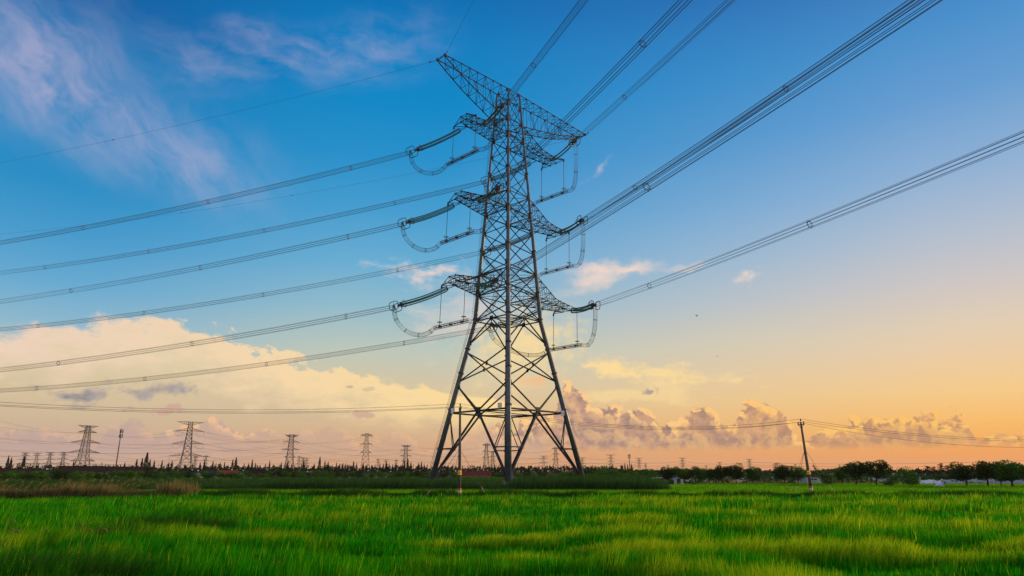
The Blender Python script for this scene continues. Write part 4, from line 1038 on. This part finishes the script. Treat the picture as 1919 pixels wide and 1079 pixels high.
FT = [('a', 150, 797, 'narrow_winged', 'dark pylon with four tiers of arms above the long dark roofs at left', 64, 24, 1.2), ('b', 344.5, 790, 'winged', 'tallest distant pylon, winged top with looped crossarms, left of centre', 64, 6, 1.2),
      ('c', 540, 814, 'vee', 'distant pylon with two horns and V shaped strings under three arm tiers', 60, 8, 1.0), ('d', 683, 812, 'slim', 'slim straight distant pylon with short arms midway between others', 62, 0, 1.0),
      ('e', 758.5, 834, 'vee', 'smaller horned pylon with V strings just left of the big tower', 58, -6, .9), ('f', 911, 831, 'slim', 'pale slim pylon seen between the legs of the big tower', 62, 10, .8),
      ('g', 923, 845, 'slim', 'second fainter pylon close beside the one between the tower legs', 62, 20, .7), ('h', 1042, 838, 'slim', 'pale pylon just left of the big tower right leg', 62, 5, .8), ('i', 1019, 854, 'winged', 'faint small pylon between the big tower legs, wider than its neighbour', 60, 0, .8),
      ('j', 39, 848, 'narrow_winged', 'first of four small pylons standing in a row at far left', 56, 5, .9), ('k', 62, 848.5, 'narrow_winged', 'second small pylon from the left edge, lit orange', 56, 5, .9), ('l', 86.5, 847.5, 'narrow_winged', 'third small pylon from the left edge in the row of four', 56, 5, .9), ('m', 112, 847, 'narrow_winged', 'fourth small pylon from the left edge, beside the bigger dark one', 56, 5, .9),
      ('n', 362, 855, 'slim', 'tiny pylon just right of the tallest distant pylon', 56, 0, .9), ('o', 381.5, 853.5, 'slim', 'tiny pylon second to the right of the tallest distant pylon', 56, 0, .9),
      ('p', 557.5, 855, 'slim', 'tiny faint pylon just right of the horned pylon', 56, 0, .8), ('q', 565, 857, 'slim', 'tiny faint pylon in the middle of three right of the horned pylon', 56, 0, .8), ('r', 572, 858, 'tee', 'tiny pylon third to the right of the horned pylon', 56, 0, .8),
      ('s', 707, 860, 'slim', 'tiny pylon first to the right of the slim straight pylon', 56, 0, .8), ('t', 722, 861, 'tee', 'tiny pylon with wide top, second right of the slim straight pylon', 56, 0, .8), ('u', 741, 861.5, 'slim', 'tiny thin pylon just left of the smaller horned pylon', 56, 0, .8),
      ('v', 1092, 857.5, 'tee', 'faint pylon just right of the big tower right leg', 56, 0, .8), ('w', 1146, 852, 'tee', 'pale pylon with wide flat top above the rounded tree clump', 58, 0, .85), ('x', 1199, 858, 'tee', 'pale wide topped pylon right of the thin phone mast', 56, 0, .85), ('y', 1211, 868.5, 'tee', 'very small pylon beside the wide topped one right of the mast', 56, 0, .8),
      ('z', 1281, 858, 'tee', 'pale wide topped pylon standing above the middle of the right-hand trees', 56, 0, .85), ('aa', 1253, 871, 'tee', 'tiny pylon tip left of the wide topped one above the trees', 52, 0, .7), ('bb', 1325, 872, 'tee', 'tiny pylon tip right of the wide topped one above the trees', 52, 0, .7),
      ('cc', 1351, 866, 'tee', 'small faint wide topped pylon above the right-hand trees', 54, 0, .75), ('dd', 1407, 860, 'tee', 'pale pylon above the lone tree left of the leaning pole', 56, 0, .8), ('ee', 1493, 870, 'tee', 'faint tiny pylon just left of the leaning pole', 52, 0, .7), ('ff', 1576, 870.5, 'tee', 'faint tiny pylon right of the leaning pole', 52, 0, .7),
      ('gg', 894, 873, 'slim', 'minute faint pylon left of the red roofed house', 50, 0, .7), ('hh', 978, 873, 'tee', 'minute faint pylon right of the big tower near leg', 50, 0, .7)]
for key, px, ty, kind, lab, H, rot, th in FT: far_tower(key, px, ty, kind, lab, H, rot, th, 'far_lit_tint' if key == 'k' else 'far_steel')
def off(px, D, H=60): # a tower standing outside the frame: only its hang points matter
    b = foot(px, D); los = Vector((b.x, b.y, 0)).normalized(); X = Vector((los.y, -los.x, 0))
    return ([b + X * s * .27 * H + UP * z * H for z in (.8, .58, .34) for s in (-1, 1)], D, b)
TW['L1'] = off(-330, 560, 66); TW['L2'] = off(-420, 900, 62); TW['L3'] = off(-160, 1700, 56); TW['R1'] = off(2150, 2600, 56)
SP = [('L1', 'a', 9), ('a', 'b', 7), ('b', 'd', 12), ('d', 'f', 11), ('f', 'h', 9), ('L2', 'c', 16), ('c', 'e', 12), ('e', 'i', 13), ('b', 'c', 9), ('L3', 'j', 8), ('m', 'n', 16), ('h', 'w', 10), ('w', 'z', 10), ('z', 'dd', 10), ('i', 'x', 14), ('dd', 'R1', 14)]
SN = {'L1': 'left edge', 'L2': 'left edge lower down', 'L3': 'left edge by the horizon', 'R1': 'right edge', 'a': 'four tiered pylon', 'b': 'tallest distant pylon', 'c': 'horned pylon', 'd': 'slim straight pylon', 'e': 'smaller horned pylon', 'f': 'pylon between the legs', 'h': 'pylon by the right leg', 'i': 'faint wide pylon', 'j': 'row of four', 'm': 'row of four', 'n': 'tiny pylon', 'w': 'clump pylon', 'z': 'mid trees pylon', 'x': 'mast pylon', 'dd': 'lone tree pylon'}
for a, b, sg_ in SP:
    ta, tb = TW[a][0], TW[b][0]
    for j in range(6):
        A_, B_ = ta[j], tb[j]; D = max(TW[a][1], TW[b][1]); m = MB(); N = 22; pts = sagline(A_, B_, sg_, N)
        m.poly(pts, [max(.05, p.length * .000085) for p in pts], 3)
        o = m.build('far_conductor', 'far_steel', None, origin=A_)
        tag(o, '%s %s wire from %s to %s' % (['top', 'top', 'middle', 'middle', 'lowest', 'lowest'][j], 'left' if j % 2 == 0 else 'right', SN[a], SN[b]), 'power line', 'far wires between distant pylons')

# ------------------------------------------------------------------ masts, crane
def phone_mast(px, ty, D, label, w=1.0):
    b = foot(px, D); H = topz(ty, D); root = empty('phone_mast', b, label, 'phone mast'); m = MB()
    m.poly([b, b + UP * H * .78, b + UP * H], [.26 * w, .15 * w, .05], 8); m.build('pole', 'far_steel', root)
    m = MB(); m.poly([b + UP * H * .80, b + UP * H * .81], .5 * w, 10); m.poly([b + UP * H * .91, b + UP * H * .92], .45 * w, 10); m.build('platform', 'far_steel', root)
    for z in (.84, .93):
        for k in range(3):
            t = k * 2.1 + .4; c = b + UP * H * z + Vector((math.cos(t), math.sin(t), 0)) * .55 * w; m = MB(); m.box(c, (.28 * w, .2 * w, H * .075)); m.tube(c, b + UP * H * z, .04, n=3); m.build('panel_antenna', 'fitting', root)
phone_mast(214, 812, 255, 'thin mobile phone mast with antennas between the two left pylons', .85)
phone_mast(1181, 850.5, 330, 'dark phone mast behind the trees right of the tower', .9)
b = foot(1531, 230); root = empty('crane', b, 'small dark crane with raised boom just right of the leaning pole', 'crane')
pA_ = at(1533, 886, 230); pB_ = at(1523.5, 871, 230); pC_ = at(1528, 884, 230)
m = MB(); nrm = (pB_ - pA_).normalized(); sd_ = nrm.cross(Vector((0, 1, 0))).normalized() * .28
for s in (-1, 1):
    for t_ in (-1, 1): m.tube(pA_ + sd_ * s + Vector((0, .28 * t_, 0)), pB_ + sd_ * s * .4, .08, n=4)
for k in range(8):
    q = pA_.lerp(pB_, k / 8); q2 = pA_.lerp(pB_, (k + 1) / 8); m.tube(q + sd_, q2 - sd_, .04, n=3); m.tube(q - sd_, q2 + sd_, .04, n=3)
m.build('boom', 'fitting', root)
m = MB(); m.tube(pC_ - UP * 2, pC_ + UP * .4, .12, n=5); m.tube(pC_, pB_, .04, n=3); m.tube(pC_ + UP * .3, pA_, .06, n=4); m.build('mast', 'fitting', root)
m = MB(); m.box(Vector((b.x, b.y, 1.0)), (2.2, 1.6, 1.1)); m.build('cab', 'fitting', root)
m = MB(); 
for s in (-.8, .8): m.tube(Vector((b.x + s, b.y - .8, .4)), Vector((b.x + s, b.y + .8, .4)), .4, n=10)
m.box(Vector((b.x, b.y, .4)), (2.2, 1.2, .3)); m.build('crawler', 'fitting', root)

# ------------------------------------------------------------------ village houses
M['wall'] = mat('white_render', (.42, .41, .40), .85, 0, .15, .8); M['roof_dark'] = mat('dark_brown_tile', (.022, .011, .009), .95, 0, .3, 1.5, .08); M['roof_red'] = mat('red_tile', (.13, .028, .018), .9, 0, .25, 1.5, .1)
M['roof_grey'] = mat('grey_tile', (.025, .025, .028), .95, 0, .25, 1.5, .08); M['pane'] = mat('window_pane', (.03, .04, .05), .15); M['wood'] = mat('door_wood', (.06, .035, .02), .7); M['frame'] = mat('window_frame', (.35, .35, .35), .6)
def house(px, D, w, d, zt, rot, roofm, label, gable_front=False, rf=.42):
    """w along the front, zt the ridge height; the front faces the viewer"""
    b = foot(px, D); los = Vector((b.x, b.y, 0)).normalized(); a = math.atan2(los.y, los.x) - math.pi / 2 + R(rot); X = Vector((math.cos(a), math.sin(a), 0)); Y = UP.cross(X)
    root = empty('house', b, label, 'house', 'village houses'); P_ = lambda x, y, z: b + X * x + Y * y + UP * z
    wh = zt * (1 - rf); m = MB()
    c = [(-w / 2, -d / 2), (w / 2, -d / 2), (w / 2, d / 2), (-w / 2, d / 2)]
    for k in range(4): p, q = c[k], c[(k + 1) % 4]; m.quad(P_(*p, 0), P_(*q, 0), P_(*q, wh), P_(*p, wh))
    r0, r1 = zt - .12, .25
    if gable_front:
        m.quad(P_(-w / 2, -d / 2, wh), P_(w / 2, -d / 2, wh), P_(0, -d / 2, r0)); m.quad(P_(-w / 2, d / 2, wh), P_(0, d / 2, r0), P_(w / 2, d / 2, wh))
        prof = [((-w / 2 - r1, wh - .15), (0, zt)), ((0, zt), (w / 2 + r1, wh - .15))]; ends = (-d / 2 - r1, d / 2 + r1); Q = lambda u, v, e: P_(u, e, v)
    else:
        m.quad(P_(-w / 2, -d / 2, wh), P_(-w / 2, 0, r0), P_(-w / 2, d / 2, wh)); m.quad(P_(w / 2, -d / 2, wh), P_(w / 2, d / 2, wh), P_(w / 2, 0, r0))
        prof = [((-d / 2 - r1, wh - .15), (0, zt)), ((0, zt), (d / 2 + r1, wh - .15))]; ends = (-w / 2 - r1, w / 2 + r1); Q = lambda u, v, e: P_(e, u, v)
    m.build('wall', 'wall', root)
    m = MB()
    for (u0, v0), (u1, v1) in prof:
        for t_ in (0, -.1): m.quad(Q(u0, v0 + t_, ends[0]), Q(u1, v1 + t_, ends[0]), Q(u1, v1 + t_, ends[1]), Q(u0, v0 + t_, ends[1]))
        for e in ends: m.quad(Q(u0, v0, e), Q(u1, v1, e), Q(u1, v1 - .1, e), Q(u0, v0 - .1, e))
    m.box(Q(0, zt + .03, 0), ((.2, ends[1] - ends[0], .14) if gable_front else (ends[1] - ends[0], .2, .14)), (X, Y, UP)); rf_ = m.build('roof', roofm, root)
    m = MB(); m.box(Q(.5 if gable_front else .5, zt + .1, ends[1] * .5), (.35, .35, .7), (X, Y, UP)); m.build('chimney', 'wall', rf_)
    nwin = max(1, int(w / 2.6))
    for k in range(nwin):
        x0 = -w / 2 + w * (k + .5) / nwin
        if k == nwin // 2:
            m = MB(); m.box(P_(x0, -d / 2 - .03, min(.95, wh * .42)), (.85, .08, min(1.8, wh * .8)), (X, Y, UP)); m.build('door', 'wood', root)
        else:
            zc = wh * .58; hw_ = min(1.0, wh * .4); m = MB()
            for s in (-1, 1): m.box(P_(x0 + s * .5, -d / 2 - .04, zc), (.07, .08, hw_), (X, Y, UP)); m.box(P_(x0, -d / 2 - .043, zc + s * hw_ / 2), (1.07, .08, .07), (X, Y, UP))
            wd_ = m.build('window', 'frame', root); m = MB(); m.box(P_(x0, -d / 2 - .02, zc), (.96, .03, hw_ - .08), (X, Y, UP)); m.build('pane', 'pane', wd_)
def hz(ty, D): return topz(ty, D)
HS = [(22, 240, 9, 6, 879, 4, 'roof_dark', 'long dark roofed house at the left edge', False, .5), (70, 250, 7, 5, 881, -5, 'roof_grey', 'low dark roofed house beside the left edge one', False, .5),
      (151, 228, 11.0, 6, 875, 2, 'roof_dark', 'longest dark brown roof, below the four tiered pylon', False, .55), (193, 232, 5.0, 6, 876, -3, 'roof_dark', 'dark brown roof joining the longest one on its right', False, .5), (233, 222, 8.5, 6, 875.6, 6, 'roof_dark', 'dark roofed white house right of the phone mast', False, .55),
      (347, 215, 5.5, 5, 882, -8, 'roof_dark', 'white house with dark roof under the tallest distant pylon', False, .5), (368, 205, 3.6, 5, 883.5, 10, 'roof_grey', 'small white gabled house right of the tallest distant pylon', True, .4), (395, 235, 7, 5, 881, 0, 'roof_grey', 'grey roofed white house left of a pair of red roofs', False, .5), (424, 222, 5.5, 5, 881.5, 14, 'roof_red', 'small white house with reddish roof among conifers', False, .45), (452, 220, 4.2, 5, 883, 4, 'roof_grey', 'small gabled white house left of the horned pylon', True, .45),
      (489, 215, 6, 5, 881.3, -4, 'roof_dark', 'dark roofed white house directly left of the horned pylon', False, .5), (574, 205, 3.8, 5, 885.5, 12, 'roof_grey', 'tiny white gabled house right of the horned pylon', True, .45), (641, 215, 7.5, 5, 882, 0, 'roof_dark', 'wide dark roofed white house left of the slim pylon', False, .5), (668, 210, 4.5, 5, 882.2, 9, 'roof_red', 'red roofed white house just left of the slim pylon', True, .45), (698, 205, 4.8, 5, 884, -5, 'roof_grey', 'white house with windows just right of the slim pylon', False, .35), (730, 205, 3.8, 5, 885, 8, 'roof_grey', 'white gabled house left of the smaller horned pylon', True, .45),
      (892, 172, 7.0, 5, 882.3, 0, 'roof_red', 'white bungalow with bright red tiled roof behind the slim pole', False, .48), (851, 200, 4, 5, 887, 6, 'roof_grey', 'small pale shed left of the red roofed bungalow', False, .4)]
for px, D, w, d, ty, rot, rm, lab, gf, rf in HS: house(px, D, w, d, hz(ty, D), rot, rm, lab, gf, rf)

# ------------------------------------------------------------------ right-hand field edge: fence, gate pillars, tunnels, vehicles
M['plastic'] = mat('white_plastic_sheet', (.48, .49, .52), .45, 0, .25, .9); M['net'] = mat('grey_net_sheet', (.20, .21, .23), .7, 0, .35, .6); M['blue'] = mat('blue_paint', (.03, .16, .40), .4); M['tyre'] = mat('tyre_rubber', (.02, .02, .02), .8); M['post'] = mat('white_post', (.42, .42, .42), .8, 0, .1)
for px, lab in ((1265, 'left one of two square concrete gate pillars'), (1277.5, 'right one of two square concrete gate pillars')):
    b = foot(px, 116); root = empty('gate_pillar', b, lab, 'gate pillar', 'concrete gate pillars'); m = MB(); m.box(b + UP * .58, (.34, .34, 1.20)); m.build('shaft', 'concrete', root); m = MB(); m.box(b + UP * 1.22, (.44, .44, .09)); m.build('cap', 'concrete', root)
def fence(px0, px1, D, H_, label, step=2.0):
    a, b = foot(px0, D), foot(px1, D); n = int((b - a).length / step); root = empty('wire_fence', a, label, 'fence')
    for k in range(n + 1):
        p = a.lerp(b, k / n); m = MB(); m.box(p + UP * H_ / 2, (.11, .11, H_)); m.build('post', 'post', root)
    m = MB()
    for z in np.linspace(.1, H_ - .05, 8): m.tube(a + UP * z, b + UP * z, .012, n=3)
    L_ = (b - a).length; d_ = (b - a) / L_
    for k in range(int(L_ / .3)): m.tube(a + d_ * k * .3 + UP * .1, a + d_ * k * .3 + UP * (H_ - .05), .008, n=3)
    m.build('mesh', 'net', root)
fence(1384, 1560, 138, 1.55, 'grey mesh fence with white posts left and right of the leaning pole'); fence(1560, 1724, 150, 1.5, 'mesh fence seen between the trees right of the leaning pole'); fence(1800, 1990, 142, 1.45, 'mesh fence behind the rightmost trees')
def tunnel(px0, px1, D, H_, Wd, label, mt):
    a, b = foot(px0, D), foot(px1, D); d_ = (b - a).normalized(); s_ = Vector((-d_.y, d_.x, 0)); L_ = (b - a).length; root = empty('polytunnel', a, label, 'plastic tunnel', 'low plastic tunnels'); n = max(4, int(L_ / .5)); m = MB(); rr = random.Random(int(px0))
    rows = []
    for k in range(n + 1):
        sag = 1 - .12 * abs(math.sin(k * 1.1)) - .05 * rr.random(); rows.append([a + d_ * L_ * k / n + s_ * math.cos(t) * Wd * (1 + .05 * rr.random()) + UP * math.sin(t) ** .8 * H_ * sag for t in np.linspace(.0, math.pi, 9)])
    for r0, r1 in zip(rows, rows[1:]):
        for p in range(8): m.quad(r0[p], r1[p], r1[p + 1], r0[p + 1])
    m.build('cover', mt, root)
    for k in range(0, n + 1, 4):
        m = MB(); m.poly([a + d_ * L_ * k / n + s_ * math.cos(t) * (Wd + .04) + UP * math.sin(t) ** .8 * (H_ + .05) for t in np.linspace(0, math.pi, 9)], .03, 4); m.build('rib', 'post', root)
tunnel(1722, 1748, 143, 1.12, 1.1, 'bright white crumpled plastic tunnel, leftmost', 'plastic'); tunnel(1750, 1762, 139, 1.05, 1.0, 'short white plastic tunnel in the middle', 'plastic'); tunnel(1764, 1802, 146, 1.2, 1.2, 'greyish white tunnel right of the bright ones', 'net'); tunnel(1802, 1925, 150, 1.15, 1.2, 'long grey netting tunnel behind the rightmost trees', 'net'); tunnel(1636, 1700, 155, 1.25, 1.2, 'grey tunnel glimpsed between the tall tree and dark bushy tree', 'net')
def car(px, D, L_, H_, col, label, rot=0, van=False):
    b = foot(px, D); X = Vector((math.cos(R(rot)), math.sin(R(rot)), 0)); Y = UP.cross(X); root = empty('parked_van' if van else 'parked_car', b, label, 'van' if van else 'car', 'vehicles behind the right-hand trees'); W2 = .68
    prof = ([(-.5, .22), (-.5, .80), (-.47, .98), (.22, 1.0), (.34, .62), (.5, .55), (.5, .22)] if van else [(-.5, .25), (-.5, .58), (-.38, .66), (-.28, .97), (.12, 1.0), (.28, .68), (.47, .60), (.5, .25)]); m = MB()
    A_ = [b + X * x * L_ + UP * z * H_ - Y * W2 for x, z in prof]; B_ = [b + X * x * L_ + UP * z * H_ + Y * W2 for x, z in prof]; m.quad(*A_); m.quad(*reversed(B_))
    for k in range(len(prof)): q = (k + 1) % len(prof); m.quad(A_[k], B_[k], B_[q], A_[q])
    m.build('body', col, root)
    for x in (-.3, .3):
        for s in (-1, 1): m = MB(); m.tube(b + X * x * L_ + UP * .24 + Y * s * (W2 - .1), b + X * x * L_ + UP * .24 + Y * s * (W2 + .03), .24, n=14); m.build('wheel', 'tyre', root)
    for x0, x1 in ((-.26, -.08), (-.05, .13)): m = MB(); m.box(b + X * (x0 + x1) / 2 * L_ + UP * H_ * .80 - Y * (W2 + .005), ((x1 - x0) * L_, .02, H_ * .22), (X, Y, UP)); m.build('window', 'pane', root)
    for s in (-1, 1): m = MB(); m.box(b + X * (L_ * .5 + .01) + UP * H_ * .48 + Y * s * .5, (.05, .2, .12), (X, Y, UP)); m.build('headlight', 'white', root)
car(1236, 136, 3.2, 1.35, 'white', 'white van half hidden at the right end of the reeds', 8, True); car(1271, 140, 3.0, 1.15, 'blue', 'blue car seen between the concrete gate pillars', 5); car(1284, 145, 3.4, 1.3, 'white', 'white van just right of the gate pillars', 0, True); car(1334, 143, 3.4, 1.1, 'white', 'white car glimpsed under the trees, middle of the row', -6); car(1391, 150, 3.2, 1.1, 'white', 'pale car parked behind the mesh fence', 10)
car(1523, 139, 3.2, 1.35, 'white', 'white van directly behind the foot of the leaning pole', 4, True); car(1511, 146, 2.8, 1.3, 'blue', 'small blue van left of the leaning pole foot', 0, True)
m = MB(); b = foot(1758, 118); root = empty('tarpaulin', b, 'pale sheet draped over a low frame in front of the tunnels', 'tarpaulin')
m = MB(); n = 8
for k in range(n):
    f = lambda t: b + Vector((-.5 + 1.3 * t, .15 * math.sin(t * 9), 0)); z = lambda t: 1.0 * (.25 + .75 * t ** .7) + .06 * math.sin(t * 14); t0, t1_ = k / n, (k + 1) / n
    m.quad(f(t0), f(t1_), f(t1_) + UP * z(t1_), f(t0) + UP * z(t0)); m.quad(f(t0) + UP * z(t0), f(t1_) + UP * z(t1_), f(t1_) + Vector((0, .9, z(t1_) * .9)), f(t0) + Vector((0, .9, z(t0) * .9)))
m.build('sheet', 'plastic', root); m = MB(); m.tube(b + Vector((.8, 0, 0)), b + Vector((.8, 0, 1.05)), .03, n=5); m.tube(b + Vector((-.5, 0, 0)), b + Vector((-.5, 0, .4)), .03, n=5); m.tube(b + Vector((-.5, 0, .3)), b + Vector((.8, 0, 1.0)), .025, n=5); m.build('frame', 'fitting', root)

# ------------------------------------------------------------------ birds
M['bird'] = mat('dark_feathers', (.02, .02, .022), .8)
def bird(px, py, D, span, up_, label, rot):
    c = at(px, py, D); m = MB(); X = Vector((math.cos(R(rot)), math.sin(R(rot)), 0)); Y = UP.cross(X)
    m.poly([c + Y * span * q for q in (-.30, -.16, -.02, .14, .24, .30, .34)], [span * r_ for r_ in (.012, .03, .055, .06, .035, .03, .004)], 8)
    for s in (-1, 1):
        L_ = []
        for t in np.linspace(0, 1, 7):
            z = up_ * math.sin(t * math.pi * .75) * span * .32 - (t ** 2) * span * .10 * (up_ + .3); q = c + X * s * span * .5 * t * (.98 - .2 * t * up_) + UP * z + Y * (.06 * span - .10 * span * t); ch = span * .15 * (1 - t) ** .5 + .004
            L_.append((q - Y * ch * .6, q + Y * ch * .4, q + UP * .012 * (1 - t)))
        for a, b in zip(L_, L_[1:]): m.quad(a[0], b[0], b[2], a[2]); m.quad(a[2], b[2], b[1], a[1]); m.quad(a[0], a[1], b[1], b[0])
    o = m.build('bird', 'bird', None, origin=c); tag(o, label, 'bird')
bird(1306, 592, 110, .95, 1.0, 'dark bird with arched wings flying higher in the right-hand sky', 15); bird(1344, 668, 150, .95, .35, 'small dark bird gliding lower in the right-hand sky', -30)

# ------------------------------------------------------------------ air
mh = bpy.data.materials.new('haze_air'); mh.use_nodes = True; nt = mh.node_tree
for n in list(nt.nodes): nt.nodes.remove(n)
pv = nt.nodes.new('ShaderNodeVolumePrincipled'); pv.inputs['Color'].default_value = (1.0, .86, .72, 1); pv.inputs['Density'].default_value = 6e-5
o = nt.nodes.new('ShaderNodeOutputMaterial'); nt.links.new(pv.outputs[0], o.inputs['Volume'])
m = MB(); m.box((0, 0, 47), (12400, 12400, 96)); hz_ = m.build('haze', mh); tag(hz_, kind='stuff')
tag(hz_, 'thin warm evening haze over the fields')
SC.cycles.volume_bounces = 0
